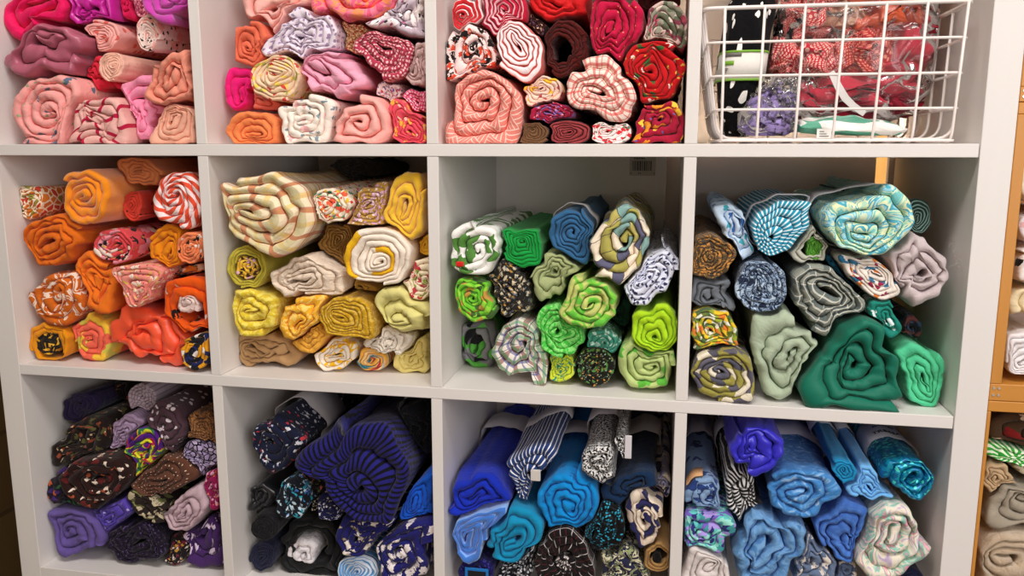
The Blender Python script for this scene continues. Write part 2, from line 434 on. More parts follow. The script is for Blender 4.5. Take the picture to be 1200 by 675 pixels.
    yb0 = crease * .24 * min(thick, .006) * rid + cone * rm * (1 - sS) + .5 * lump * rm * nz[2](phi * .22, t * 3.0, 0)
    ss = sS[:, None] + dlv[:, None] * np.cos(arc)[None, :]
    # cross-section order: outer back ... outer front, arc, inner front ... inner back
    def side(sval, rev):
        idx = range(len(st) - 1, -1, -1) if rev else range(len(st))
        out = []
        for i in idx:
            dd = st[i] * full + np.minimum(st[i] * .3, .05) * (1 - full)
            out.append((sval, dd))
        return out
    prof = side(sS + dlv, True) + [(ss[:, j], None, arc[j]) for j in range(7)] + side(sS - dlv, False)
    verts = []; vv = []
    va = 0.0
    for q in prof:
        if len(q) == 2:
            s_, dd = q; yy = yb0 + dd
            k = 1 - taper * np.clip(dd / .08, 0, 1)
            p = P2(s_, phi, yy)
            bw = 1 + (.018 * nz[3](phi * 1.0, dd * 15, 3.0) + .005 * (1 - np.abs(nz[6](phi * 2.5, dd * 60, 1.0)))) * np.clip(dd / .02, 0, 1)
            p = p * (k * bw)[:, None]
            vcoord = dd if np.all(s_ >= sS) else -dd
        else:
            s_, _, al = q; yy = yb0 - dp * math.sin(al)
            p = P2(s_, phi, yy); dd = np.zeros(N); vcoord = np.full(N, .0) + thick * (math.pi / 2 - al) * .9
            k = 1
        lp = lump * rm * .8 * nz[2](p[:, 0] / rm * 1.3, p[:, 1] / rm * 1.3, 1.0)
        X = ctr[0] + p[:, 0] + tilt[0] * np.maximum(dd, 0); Z = ctr[2] + p[:, 1] + tilt[1] * np.maximum(dd, 0)
        Y = y + yy + lp * np.clip(1 - dd / .05, 0, 1)
        verts.append(np.stack([X, Y, Z], -1)); vv.append(vcoord)
    Vt = np.stack(verts, 1)                                     # N x M x 3
    M = Vt.shape[1]
    Vt[..., 0] = np.clip(Vt[..., 0], CUB['x0'] + .0012, CUB['x1'] - .0012)
    Vt[..., 2] = np.clip(Vt[..., 2], CUB['z0'] + .0008, CUB['z1'] - .002)
    Vt[..., 1] = np.clip(Vt[..., 1], -.006, CUB['yb'])
    for A in near:                                           # last contact clean-up
        for _ in range(14):
            m_ = inside(Vt[..., 0], Vt[..., 2], A, .0017)
            if not m_.any(): break
            Vt[..., 0] = np.where(m_, ctr[0] + (Vt[..., 0] - ctr[0]) * .95, Vt[..., 0]); Vt[..., 2] = np.where(m_, ctr[2] + (Vt[..., 2] - ctr[2]) * .95, Vt[..., 2])
    mid = P2(sS, phi, yb0); du = np.concatenate([[0], np.cumsum(np.hypot(*np.diff(mid, axis=0).T))])
    U = np.repeat(du[:, None], M, 1); VV = np.stack(vv, 1)
    i = np.arange(N - 1)[:, None]; j = np.arange(M - 1)[None, :]
    q = np.stack([i * M + j, i * M + j + 1, (i + 1) * M + j + 1, (i + 1) * M + j], -1).reshape(-1, 4)
    if d < 0: q = q[:, ::-1]
    F = []
    for e_ in (0, N - 1):
        for jj in range(M // 2 - 1 + M % 2):
            a, b2 = e_ * M + jj, e_ * M + jj + 1; c2, d2 = e_ * M + M - 2 - jj, e_ * M + M - 1 - jj
            if b2 != c2: F.append([a, b2, c2, d2])
            else: F.append([a, b2, d2])
    loc = np.array([ctr[0], y, ctr[2]])
    base = loc if parent is None else np.array(parent.location)
    o = link_fast(name, Vt.reshape(-1, 3) - base, q, F, mat, parent, loc if parent is None else (0, 0, 0), np.stack([U, VV], -1).reshape(-1, 2))
    info = dict(ctr=ctr, y=y, Of=Of, taper=taper, tilt=tilt, rm=rm, P2=P2, L=L, o=o, cub=dict(CUB))
    return o, info

def paper_band(info, y0, y1, mat=None, name='paper_band', grow=None, a0=0, a1=360, label=None):
    """strip of paper wrapped round a roll between two depths"""
    o = info['o']; CUB = info['cub']; grow = grow or 1 + .0012 / info['rm']; n = 60; closed = (a1 - a0) >= 360
    ph = np.radians(np.linspace(a0, a1, n, endpoint=not closed)); V_ = []; F = []
    rows = [(y0, 1.0), (y0, grow), (y0 * .5 + y1 * .5, grow), (y1, grow), (y1, 1.0)]
    for dd, gsc in rows:
        k = 1 - info['taper'] * min(dd / .08, 1)
        p = info['P2'](np.ones(n), ph, np.full(n, dd)) * k * gsc
        X = np.clip(info['ctr'][0] + p[:, 0] + info['tilt'][0] * dd, CUB['x0'] + .001, CUB['x1'] - .001)
        Z = np.clip(info['ctr'][2] + p[:, 1] + info['tilt'][1] * dd, CUB['z0'] + .0005, CUB['z1'] - .001)
        V_ += [np.array([X[i], min(info['y'] + dd, CUB['yb']), Z[i]]) - np.array(o.location) for i in range(n)]
    R = len(rows)
    for r_ in range(R):
        for i in range(n if closed else n - 1):
            F.append((r_ * n + i, r_ * n + (i + 1) % n, ((r_ + 1) % R) * n + (i + 1) % n, ((r_ + 1) % R) * n + i))
    b = link(name, V_, F, mat or M_paper, o, (0, 0, 0), True)
    if label: b['label'] = label
    return b

JOBS = []; AFTER = []
def r(label, mat, shape, y=.03, n=3, c=None, **k):
    h = {}
    JOBS.append((label, mat, shape, y, n, c, k, h, dict(FR), dict(CUB))); return h
def after(f): AFTER.append(f); return f
def flush():
    """build the queued rolls of one cubby from the front to the back"""
    import zlib
    PLACED.clear(); todo = []
    for k_, J in enumerate(JOBS):
        FR.update(J[8]); CUB.update(J[9]); y = J[3]
        if y == 'f':
            C, O = outline(J[2], J[5]); low = O[:, 1].argmax()
            y = float(np.clip(floor_depth(C[0] + O[low, 0], C[1] + O[low, 1], CUB['z0'] + .002), .006, .14))
        todo.append((y, k_, J))
    for y, k_, J in sorted(todo, key=lambda q: (q[0], q[1])):
        label, mat, shape, _, n, c, k, h, fr, cub = J
        FR.update(fr); CUB.update(cub); k = dict(k)
        core, band, cat = k.pop('core', None), k.pop('band', None), k.pop('cat', 'fabric roll')
        k.setdefault('seed', zlib.crc32(label.encode()))
        o, info = make_roll(mat, shape, y, n, c, **k)
        tag(o, label, cat, CUB['g'])
        if core:
            cm, cs, cn = core
            q, _i = make_roll(cm, cs, info['y'] + .001, cn, None, parent=o, name='inner_layer', L=.05, wob=.12, puff=1.2, seed=k['seed'] + 1, grow=1.0)
            q['label'] = 'differently coloured cloth showing at the core'
        if band: paper_band(info, band[0], band[1])
        h.update(info)
        PLACED.append(dict(ctr=info['ctr'], R=polar_table(o, info['ctr'], y)))
    JOBS.clear()
    for f in AFTER: f()
    AFTER.clear()
# ------------------------------------------------------------------ room
M_floor = plain('grey_floor', '#5c4c3c', .6, .3, 0, 0, 6, .1)
M_ceil = plain('ceiling_paint', '#d8d4cc', .9)
def block_wall():
    b = NB('painted_block_wall'); tc = b.n('ShaderNodeTexCoord'); mp = b.n('ShaderNodeMapping'); mp.inputs[2].default_value = (math.pi / 2, 0, 0)
    br = b.n('ShaderNodeTexBrick'); b.c(tc.outputs['Object'], mp.inputs[0]); b.c(mp.outputs[0], br.inputs['Vector'])
    br.inputs['Color1'].default_value = lin('#5e4a28'); br.inputs['Color2'].default_value = lin('#574322'); br.inputs['Mortar'].default_value = lin('#463418')
    br.inputs['Scale'].default_value = 1; br.inputs['Brick Width'].default_value = .4; br.inputs['Row Height'].default_value = .2; br.inputs['Mortar Size'].default_value = .006
    b.c(br.outputs[0], b.b.inputs['Base Color']); b.b.inputs['Roughness'].default_value = .8
    bp = b.n('ShaderNodeBump'); bp.inputs['Strength'].default_value = .5; bp.inputs['Distance'].default_value = .01; b.c(br.outputs[1], bp.inputs['Height']); bp.invert = True
    b.c(bp.outputs[0], b.b.inputs['Normal']); return b.m
def struct(name, x0, x1, y0, y1, z0, z1, m):
    q = MB(); q.box(x0, x1, y0, y1, z0, z1); o = q.build(name, m, None, (x0, y0, z0)); o['kind'] = 'structure'; return o
struct('floor', -1.6, 3.2, -3.2, 1.36, -.05, 0, M_floor)
struct('wall_back', -1.6, 3.2, 1.30, 1.36, 0, 2.7, block_wall())
struct('wall_left', -.62, -.56, -1.3, 1.30, 0, 2.7, bpy.data.materials['painted_block_wall'])
struct('ceiling', -1.6, 3.2, -3.2, 1.36, 2.7, 2.75, M_ceil)

# ------------------------------------------------------------------ white cube shelving unit
unit = empty('cube_shelving_unit', ((X0 + X4) / 2, .195, 0)); UL = np.array(unit.location)
tag(unit, 'white laminate cube shelving unit full of coloured fabric rolls', 'shelving unit')
def upart(name, m, *b, bev=.0009):
    q = MB(); q.box(*b, b=bev); o = link(name, [np.array(p) - UL for p in q.v], q.f, m, unit); return o
xl, xr = X0 + T / 2, X4 - T / 2
ztop, zbot = ZS[0] - TH / 2, ZS[4] + TH / 2
upart('side_panel', M_whiteV, xl - TO, xl, 0, DEPTH, zbot - .03, ztop)
upart('side_panel', M_whiteV, xr, xr + TO, 0, DEPTH, zbot - .03, ztop)
upart('top_panel', M_white, xl - TO, xr + TO, 0, DEPTH, ztop, ztop + TO)
upart('bottom_panel', M_white, xl, xr, 0, DEPTH, zbot - .03, zbot)
for k in (1, 2, 3): upart('shelf', M_white, xl + .0003, xr - .0014, .0, DEPTH, ZS[k] - TH / 2, ZS[k] + TH / 2)
for k in range(4):
    for i in (1, 2, 3): upart('divider', M_whiteV, XD[i] - T / 2, XD[i] + T / 2, .0006, DEPTH, ZS[k + 1] + TH / 2 + .0002, ZS[k] - TH / 2 - .0002)
# faint pencil scuffs on the front edge of the right side panel
q = MB(); rs_ = random.Random(9)
for k in range(7):
    pts = []; x_, y_ = 1113 + 12 * rs_.random(), 284 + 34 * rs_.random(); a_ = rs_.uniform(0, 6.28)
    for j in range(10):
        pts.append(at(x_, y_, -.00005)); a_ += rs_.uniform(-1.1, 1.1); x_ = min(1130, max(1112, x_ + 1.7 * math.cos(a_))); y_ += 1.7 * math.sin(a_)
    q.tube(pts, .00022, False, 4)
link('scuff_mark', [np.array(p) - UL for p in q.v], q.f, plain('pencil_grey', '#a39b94', .8), [c for c in unit.children if c.name.startswith('side_panel')][1])

# boards of the furniture that stands behind the open-backed unit
def board(name, label, cat, b, m):
    q = MB(); q.box(*b, b=.001); o = q.build(name, m, None, (b[0], b[2], b[4])); return tag(o, label, cat)
M_bwhite = plain('white_back_board', '#f2eeea', .5, .3, 0, 0, 30, .03)
M_bgrey = plain('grey_back_board', '#d2c8c2', .55, .3, 0, 0, 30, .04)
M_post = plain('pale_pine_post', '#e3bb78', .5, .3, 0, .05, 1, .12, grain=(40, 40, 3))
xs = at(780, 220, DEPTH + .003)[0]
bb = board('back_board', 'white board with barcode sticker closing the backs of the cubbies', 'board', (xl - .02, xs, DEPTH + .003, DEPTH + .019, 0, 1.46), M_bwhite)
xp0 = at(1026.5, 200, DEPTH + .02)[0]; xp1 = at(1040, 200, DEPTH + .02)[0]
board('back_board', 'greyish brown board left of the lit gap behind the teal rolls', 'board', (xs - .012, xp0, DEPTH + .021, DEPTH + .036, .0, 1.46), M_bgrey)
board('back_board', 'grey board right of the lit gap behind the teal rolls', 'board', (xp1, 1.46, DEPTH + .012, DEPTH + .028, .0, 1.46), M_bgrey)
board('pine_board', 'pale pine panel seen through the gap between the grey back boards', 'board', (xp0 - .12, xp1 + .16, .62, .64, 0, 1.47), M_post)
# barcode sticker
a = at(738, 183, DEPTH + .0028); b2 = at(768, 206, DEPTH + .0028)
q = MB(); q.box(a[0], b2[0], DEPTH + .0024, DEPTH + .003, b2[2], a[2] + .004)
st = link('barcode_sticker', [np.array(p) - np.array(bb.location) for p in q.v], q.f, plain('sticker_paper', '#cfc8bf', .6), bb); st['label'] = 'small paper sticker printed with a barcode'
q = MB(); rb = random.Random(4); x = a[0] + .005; yk = DEPTH + .0022
zt, zb = at(750, 188.5, yk)[2], at(750, 200, yk)[2]
while x < b2[0] - .006:
    w = rb.choice((.0007, .0011, .0018)); q.box(x, x + w, yk, yk + .0002, zb, zt); x += w + rb.choice((.0007, .0012))
for k in range(9):
    xx = a[0] + .008 + k * .0022; q.box(xx, xx + .0014, yk, yk + .0002, zt + .003, zt + .0058)
for xx in (a[0] + .002, a[0] + .016, a[0] + .019, b2[0] - .003): q.box(xx, xx + .0012, yk, yk + .0002, zb - .006, zb - .0035)
link('barcode', [np.array(p) - np.array(st.location) - np.array(bb.location) for p in q.v], q.f, M_ink, st)

# ------------------------------------------------------------------ wire basket (upper right cubby)
bk = empty('wire_basket', (1.225, .17, HZ + TH / 2)); BL = np.array(bk.location)
tag(bk, 'white wire basket holding bagged red fabric in the upper right cubby', 'basket')
zf = HZ + TH / 2 + .0025
P_ = lambda x, y: at(800 + x / 3, y / 3, .012)
bxl, bxr = P_(128, 497)[0], P_(970, 492)[0]; txl, txr = P_(76, 30)[0], P_(1026, -4)[0]
zt = (P_(76, 34)[2] + P_(1026, -2)[2]) / 2
by0, by1, ty0, ty1 = .022, .335, .012, .35
def hoop(f):                    # rounded rectangle at a fraction of the height
    z = zf + .002 + (zt - zf - .002) * f
    g = lambda a, b: a + (b - a) * f
    x0, x1, y0, y1 = g(bxl, txl), g(bxr, txr), g(by0, ty0), g(by1, ty1); R = .014; pts = []
    for cx, cy, a0 in ((x1 - R, y0 + R, -90), (x1 - R, y1 - R, 0), (x0 + R, y1 - R, 90), (x0 + R, y0 + R, 180)):
        for k in range(6):
            t = math.radians(a0 + k * 18); pts.append((cx + R * math.cos(t), cy + R * math.sin(t), z))
    return pts
def bpart(name, pts, rad, closed, n=8):
    q = MB(); q.tube(pts, rad, closed, n); return link(name, [np.array(p) - BL for p in q.v], q.f, M_wire, bk, (0, 0, 0), True)
bpart('rim', hoop(1.0), .0026, True)
hz_ = lambda l, r_: ((P_(90, l)[2] + P_(1000, r_)[2]) / 2 - zf - .002) / (zt - zf - .002)
for f in (hz_(152, 127), hz_(270, 251), hz_(387, 377), .0): bpart('hoop_wire', hoop(f), .0018, True)
def uwire(A, B, C, D, R=.016):   # down, across, up with rounded bends
    A, B, C, D = map(Vector, (A, B, C, D)); pts = [A]
    for p, q_, s_ in ((A, B, C), (B, C, D)):
        u = (p - q_).normalized(); w = (s_ - q_).normalized()
        for k in range(7):
            t = k / 6; pts.append((q_ + u * R) * (1 - t) ** 2 + q_ * 2 * t * (1 - t) + (q_ + w * R) * t ** 2)
    pts.append(D); return pts
for i in range(7):
    xt = [78, 150, 290, 432, 575, 718, 862, 1012][i + 1]; xb = [128, 126, 262, 397, 531, 672, 813, 962][i + 1]
    X_t, X_b = P_(xt, 20)[0], P_(xb, 494)[0]
    if i == 6: X_t, X_b = txr - .006, bxr - .006
    if i == 0: X_b += .004
    bpart('upright_wire', uwire((X_t, ty0 - .001, zt), (X_b, by0 - .001, zf), (X_b, by1, zf), (X_t, ty1, zt)), .0018, False)
for i in range(6):
    f = (i + .35) / 6; yt, yb_ = ty0 + (ty1 - ty0) * f, by0 + (by1 - by0) * f
    bpart('side_wire', uwire((txl, yt, zt), (bxl, yb_, zf + .0036), (bxr, yb_, zf + .0036), (txr, yt, zt), .022), .0018, False)
zin = zf + .0085                # things inside lie on the basket wires

LIM = [0, 0, .0265, .328, None]
# soft lumps for the basket's contents
def blob(name, pts_fn, mat, parent=None, nu=64, nv=40, loc=(0, 0, 0), mats=None):
    """closed surface from a function of two angles"""
    V_ = []; F = []; UVs = []
    for j in range(nv + 1):
        for i in range(nu):
            V_.append(pts_fn(2 * math.pi * i / nu, math.pi * (j + .02) / (nv + .04))); UVs.append((i / nu * .4, j / nv * .3))
    for j in range(nv):
        for i in range(nu): F.append((j * nu + i, j * nu + (i + 1) % nu, (j + 1) * nu + (i + 1) % nu, (j + 1) * nu + i))
    F.append(tuple(range(nu - 1, -1, -1))); F.append(tuple(nv * nu + i for i in range(nu)))
    L = np.array(loc)
    return link(name, [np.array(p) - L for p in V_], F, mat, parent, loc if parent is None else (0, 0, 0), True, UVs)
def sgn(v, p): return math.copysign(abs(v) ** p, v)
def superell(c, rx, ry, rz, px=.6, pz=.6, wav=None, amp=0.0, frq=3.0, shear=(0, 0), outl=None):
    w1, w2, w3 = wav or (None,) * 3
    def f(u, v):
        x = sgn(math.cos(u), px) * sgn(math.sin(v), pz); y = sgn(math.sin(u), px) * sgn(math.sin(v), pz); z = sgn(math.cos(v), pz)
        sc_ = outl(z) if outl else (1, 1, 0)
        p = np.array([x * rx * sc_[0] + sc_[2], y * ry * sc_[1], z * rz])
        if amp:
            q_ = np.array([x, y, z]) * frq
            p = p + amp * np.array([w1(*q_), w2(*q_), w3(*q_)])
        p[0] += shear[0] * z * rz; p[1] += shear[1] * z * rz
        p += np.array(c); p[2] = max(p[2], zin)
        g = np.clip((p[2] - zf) / (zt - zf), 0, 1)
        p[0] = np.clip(p[0], bxl + (txl - bxl) * g + .0065 + LIM[0], bxr + (txr - bxr) * g - .0065 - LIM[1]); p[1] = np.clip(p[1], LIM[2], LIM[3])
        if LIM[4]: p[0] = LIM[4](p[0], p[2])
        return p
    return f
rg = np.random.default_rng(5)
W3 = lambda lo=.6, hi=1.6: (Wav(rg, 5, lo, hi), Wav(rg, 5, lo, hi), Wav(rg, 5, lo, hi))
def bp_(x, y, d): return at(800 + x / 3, y / 3, d)
# black folded cloth with white blots, wrapped in a paper label, standing at the left
p0 = bp_(188, 420, .06); p1 = bp_(215, -60, .06)
cB = (p0 + p1) / 2; hz2 = (p1[2] - zin) / 2
M_blk = floral('#0b0b0d', [('#e8e6e2', .17, 1.0, 1.0)], .05, .15, rough=.9, sheen=.05)
cbx = (bp_(104, 200, .1)[0] + bp_(287, 200, .1)[0]) / 2; hw = (bp_(287, 200, .1)[0] - bp_(104, 200, .1)[0]) / 2
lean = .09; hw *= .93; cbx += .009
LIM[:] = [.009, 0, .06, .328, None]
bolt = blob('folded_fabric', superell((cbx, .165, zin + hz2), hw, .062, hz2, .55, .35, W3(), .003, 2.5, (lean, .0)), M_blk, None, 72, 48, (cbx, .165, zin))
tag(bolt, 'black folded fabric with white blots and a paper wrapper at left of basket', 'folded fabric')
def wrapz(z0, z1, grow, mat, name, parent, a0=200, a1=345, y_off=0.0, xo=(0, 1)):
    V_ = []; F = []; n = 40
    for zz in (z0, z1):
        for gq in (grow, grow - .03):
            for i in range(n):
                u = math.radians(a0 + (a1 - a0) * i / (n - 1)); zr = (zz - (zin + hz2))
                V_.append(np.array([cbx + sgn(math.cos(u), .55) * hw * gq + lean * zr, .165 + sgn(math.sin(u), .55) * .062 * gq, zz]) - np.array([cbx, .165, zin]))
    for i in range(n - 1):
        F += [(i, i + 1, 2 * n + i + 1, 2 * n + i), (n + i + 1, n + i, 3 * n + i, 3 * n + i + 1), (2 * n + i, 2 * n + i + 1, 3 * n + i + 1, 3 * n + i), (i + 1, i, n + i, n + i + 1)]
    F += [(0, 2 * n, 3 * n, n), (n - 1, 2 * n - 1, 4 * n - 1, 3 * n - 1)]
    return link(name, V_, F, mat, parent, (0, 0, 0), True)
zA, zB = bp_(200, 284, .1)[2], bp_(200, 176, .1)[2]
lab = wrapz(zA, zB, 1.05, plain('wrapper_paper', '#e9e6df', .6), 'paper_label', bolt, 150, 390); lab['label'] = 'white paper wrapper with green edges and printing'
M_grn = plain('green_print', '#7fb53a', .6); M_gry = plain('grey_print', '#6d6a66', .6)
def lp(name, z0, z1, a0, a1, m): return wrapz(z0, z1, 1.065, m, name, lab, a0, a1)
lp('green_edge', zB - .003, zB, 150, 390, M_grn); lp('green_edge', zA, zA + .003, 150, 390, M_grn)
dz = zB - zA
lp('printed_title', zA + dz * .80, zA + dz * .90, 228, 268, M_gry); lp('printed_title', zA + dz * .52, zA + dz * .66, 228, 258, M_grn)
for k in range(4): lp('printed_line', zA + dz * (.40 - .05 * k), zA + dz * (.42 - .05 * k), 234, 246 - 2 * k, M_gry)

M_film = plastic('clear_film')
# lavender cloth in a clear bag
c_ = bp_(300, 420, .055)
lav = empty('bagged_fabric', (c_[0], .06, zin)); LL = np.array(lav.location)
tag(lav, 'lavender fabric in a clear plastic bag on the basket floor', 'bagged fabric')
xsp = bp_(408, 440, .04)[0]; LIM[:] = [.002, 0, .036, .096, lambda x, z: min(x, xsp - .001)]
lx = (bp_(415, 430, .05)[0] - bp_(185, 430, .05)[0]) / 2; lz = (bp_(300, 310, .05)[2] - zin) / 2
def wedge(z): t = (z + 1) / 2; return (1 - .45 * t, 1 - .3 * t, .008 * t)
o = blob('lavender_cloth', superell((c_[0], .064, zin + lz), lx * .97, .034, lz, .8, .8, W3(1, 2.2), .006, 2.6, (.1, 0), wedge), solid('#8f7fb4', wr=.8), lav); o.data.transform(__import__('mathutils').Matrix.Translation(-Vector(LL)))
o = blob('plastic_bag', superell((c_[0] + .006, .066, zin + lz + .008), lx * 1.06, .040, lz * 1.12, .75, .8, W3(1, 2.4), .0075, 3.2, (.2, 0), wedge), M_film, lav); o.data.transform(__import__('mathutils').Matrix.Translation(-Vector(LL))); o['label'] = 'clear crinkled plastic film'

LIM[:] = [0, 0, .112, .328, lambda x, z: max(x, cbx + hw * 1.08 + lean * (z - zin - hz2) + .004)]
# red bundle in a clear bag: quilted crimson cloth, dotted folds on top, orange folds
rx0, rx1 = bp_(292, 200, .13)[0], bp_(985, 100, .13)[0]
zr0 = bp_(600, 405, .05)[2]; zr1 = bp_(600, -120, .05)[2]
red = empty('bagged_fabric', ((rx0 + rx1) / 2, .12, zin)); RL = np.array(red.location); sh = lambda o: o.data.transform(__import__('mathutils').Matrix.Translation(-Vector(RL)))
tag(red, 'large bundle of red and orange fabric in a clear plastic bag in basket', 'bagged fabric')
M_crim = solid('#b02a3e', wr=1.0, wscale=22); M_rdot = dots('#a8232c', '#d98a72', .006, .3); M_rdk = solid('#7d1a2c', wr=.9); M_orng = satin('#c4502c', wr=.7)
M_strp = dots('#b8283c', '#e2b8a8', .005, .33)
def lump_(name, x0, x1, z0, z1, yc, ry, m, px=.7, pz=.6, amp=.006, frq=2.5, shear=(0, 0)):
    a = bp_(x0, z1, yc - ry); b = bp_(x1, z0, yc - ry)
    o = blob(name, superell(((a[0] + b[0]) / 2, yc, (a[2] + b[2]) / 2), (b[0] - a[0]) / 2, ry, (b[2] - a[2]) / 2, px, pz, W3(.8, 2.), amp, frq, shear), m, red); sh(o); return o
def z_(y0, y1): return y0, y1
lump_('crimson_cloth', 395, 905, 300, 405, .225, .10, M_rdk)
lump_('crimson_cloth', 700, 960, 20, 290, .215, .09, M_crim, amp=.008, shear=(.35, 0))
lump_('crimson_cloth', 350, 900, 245, 400, .21, .085, M_crim, amp=.007)
lump_('striped_cloth', 300, 560, 140, 262, .185, .07, M_strp, amp=.009, frq=3)
lump_('dotted_cloth', 500, 760, 85, 262, .20, .08, M_rdot, amp=.009, frq=3)
lump_('dotted_cloth', 350, 560, -80, 130, .20, .075, M_strp, amp=.009, frq=3)
lump_('orange_cloth', 600, 880, -80, 95, .20, .08, M_orng, amp=.012, frq=3.2)
lump_('pale_cloth', 480, 660, 20, 95, .165, .04, solid('#b58c78'), amp=.006, frq=3)
zc = (zr0 + zr1) / 2
def bagw(z): t = (z + 1) / 2; return (.80 + .2 * t, 1, .012 * t)
o = blob('plastic_bag', superell(((rx0 + rx1) / 2 - .004, .218, (zin + .022 + zr1) / 2 + .002), (rx1 - rx0) / 2 * 1.02, .106, (zr1 - zin - .022) / 2, .5, .5, W3(1.2, 3.), .0065, 4.0, (0, 0), bagw), M_film, red, 110, 70); sh(o); o['label'] = 'clear crinkled plastic film'
# white strap over the bundle
q = MB(); pts = [bp_(522, 252, .1085), bp_(548, 305, .108), bp_(572, 345, .108), bp_(600, 372, .1085), bp_(640, 400, .109)]
ww = [.0085, .010, .010, .009, .008]; v = []; f = []
for i, p in enumerate(pts):
    tdir = np.array(pts[min(i + 1, 4)]) - np.array(pts[max(i - 1, 0)]); nrm = np.array([tdir[2], 0, -tdir[0]]); nrm = -nrm / np.linalg.norm(nrm)
    for sgn_ in (-1, 1):
        for dy in (0, .0012): v.append(np.array(p) + nrm * sgn_ * ww[i] / 2 + np.array([0, dy, 0]))
for i in range(4):
    a, b = i * 4, i * 4 + 4; f += [(a, b, b + 2, a + 2), (a + 1, a + 3, b + 3, b + 1), (a, a + 1, b + 1, b), (a + 2, b + 2, b + 3, a + 3)]
f += [(0, 2, 3, 1), (16, 17, 19, 18)]
o = link('white_strap', [np.array(p) - RL for p in v], f, plain('white_webbing', '#e6e0df', .8), red)

LIM[:] = [0, .003, .036, .106, lambda x, z: max(x, xsp + .001)]
# flat white and green packet on the basket floor
gx0, gx1 = bp_(402, 450, .05)[0], bp_(850, 460, .05)[0]; gz1 = bp_(560, 408, .05)[2]
pk = empty('fabric_packet', ((gx0 + gx1) / 2, .1, zin)); PL = np.array(pk.location); shp = lambda o: o.data.transform(__import__('mathutils').Matrix.Translation(-Vector(PL)))
tag(pk, 'flat packet of white and green printed cloth at the bottom of the basket', 'packet')
def pkw(z): t = (z + 1) / 2; return (1 - .35 * t, 1 - .3 * t, -.03 * t)
hz3 = (gz1 - zin) / 2
M_pack = patch(['#5aa48a', '#e4e2de', '#4f967e', '#e4e2de', '#5aa48a', '#dcdad6'], .075, .35, rough=.4, sheen=0, spec=.5)
o = blob('printed_cloth', superell(((gx0 + gx1) / 2, .072, zin + hz3), (gx1 - gx0) / 2, .036, hz3, .45, .8, W3(), .002, 2.5, (0, 0), pkw), M_pack, pk); shp(o)
a = bp_(474, 487, .027); b = bp_(526, 452, .03)
q = MB(); q.box(a[0], b[0], .0345, .0357, a[2], b[2]); o = link('price_sticker', [np.array(p) - PL for p in q.v], q.f, plain('sticker_white', '#f0eeea', .6), pk)
q = MB()
for k in range(3): q.box(a[0] + .003, b[0] - .003 - .003 * k, .0341, .0344, a[2] + .0025 + .003 * k, a[2] + .0035 + .003 * k)
link('sticker_print', [np.array(p) - PL for p in q.v], q.f, M_gry, o)

# ------------------------------------------------------------------ orange pine crates on the right
def crate(label, x0, w, z0, z1, stile, rb, rt, depth=.36):
    e = empty('pine_crate', (x0 + w / 2, depth / 2, z0)); tag(e, label, 'crate', 'orange pine crates'); E_ = np.array(e.location)
    def pb(name, m, *b):
        q = MB(); q.box(*b, b=.0012); return link(name, [np.array(p) - E_ for p in q.v], q.f, m, e)
    pb('side_panel', M_pine, x0, x0 + stile, .003, depth, z0 + rb, z1 - rt); pb('side_panel', M_pine, x0 + w - stile, x0 + w, .003, depth, z0 + rb, z1 - rt)
    pb('bottom_board', M_pineH, x0, x0 + w, .003, depth, z0, z0 + rb); pb('top_board', M_pineH, x0, x0 + w, .003, depth, z1 - rt, z1)
    pb('back_board', M_pine, x0 + stile, x0 + w - stile, depth - .008, depth, z0 + rb, z1 - rt)
    q = MB()
    for zz in (z0 + rb * .35, z0 + rb * .75):
        for xx in (x0 + stile * .35, x0 + stile * .8):
            q.tube([(xx, .0034, zz), (xx, .0022, zz)], .0018, False, 10)
    link('screw', [np.array(p) - E_ for p in q.v], q.f, plain('steel_screw', '#cfc9c0', .35, .5, .8), e)
    CUB.update(x0=x0 + stile, x1=x0 + w - stile, z0=z0 + rb, z1=z1 - rt, yb=depth - .009)
    return e
cx0 = xr + TO + .0012
zmid = at(1165, 470, .003)[2]; ztp = at(1195, 120, .003)[2]; zmb = at(1172, 450.5, .003)[2]
zlt = at(1165, 482.5, .003)[2]
crate('orange pine crate at the top right edge, above the crate of white rolls', cx0, .36, ztp + .0006, ztp + .36, .0135, .018, .014)
CR_mid = crate('orange pine crate beside the shelving unit, holding white and cream rolls', cx0, .36, zmid + .0004, ztp, .0135, zmb - zmid, .014)
CU_mid = dict(CUB)
CR_low = crate('orange pine crate with beige and brown rolls, lowest at the right edge', cx0, .36, .36, zmid, .0048, .018, zmid - zlt)
CU_low = dict(CUB)
st_ = empty('wooden_stand', (cx0 + .18, .18, 0)); tag(st_, 'orange pine stand under the lowest crate of beige rolls', 'stand'); E_ = np.array(st_.location)
q = MB(); q.box(cx0, cx0 + .36, .003, .36, .335, .36, b=.0012); link('top_board', [np.array(p) - E_ for p in q.v], q.f, M_pineH, st_)
for xx in (cx0, cx0 + .32):
    for yy in (.003, .32):
        q = MB(); q.box(xx, xx + .04, yy, yy + .04, 0, .335, b=.0012); link('leg', [np.array(p) - E_ for p in q.v], q.f, M_pine, st_)
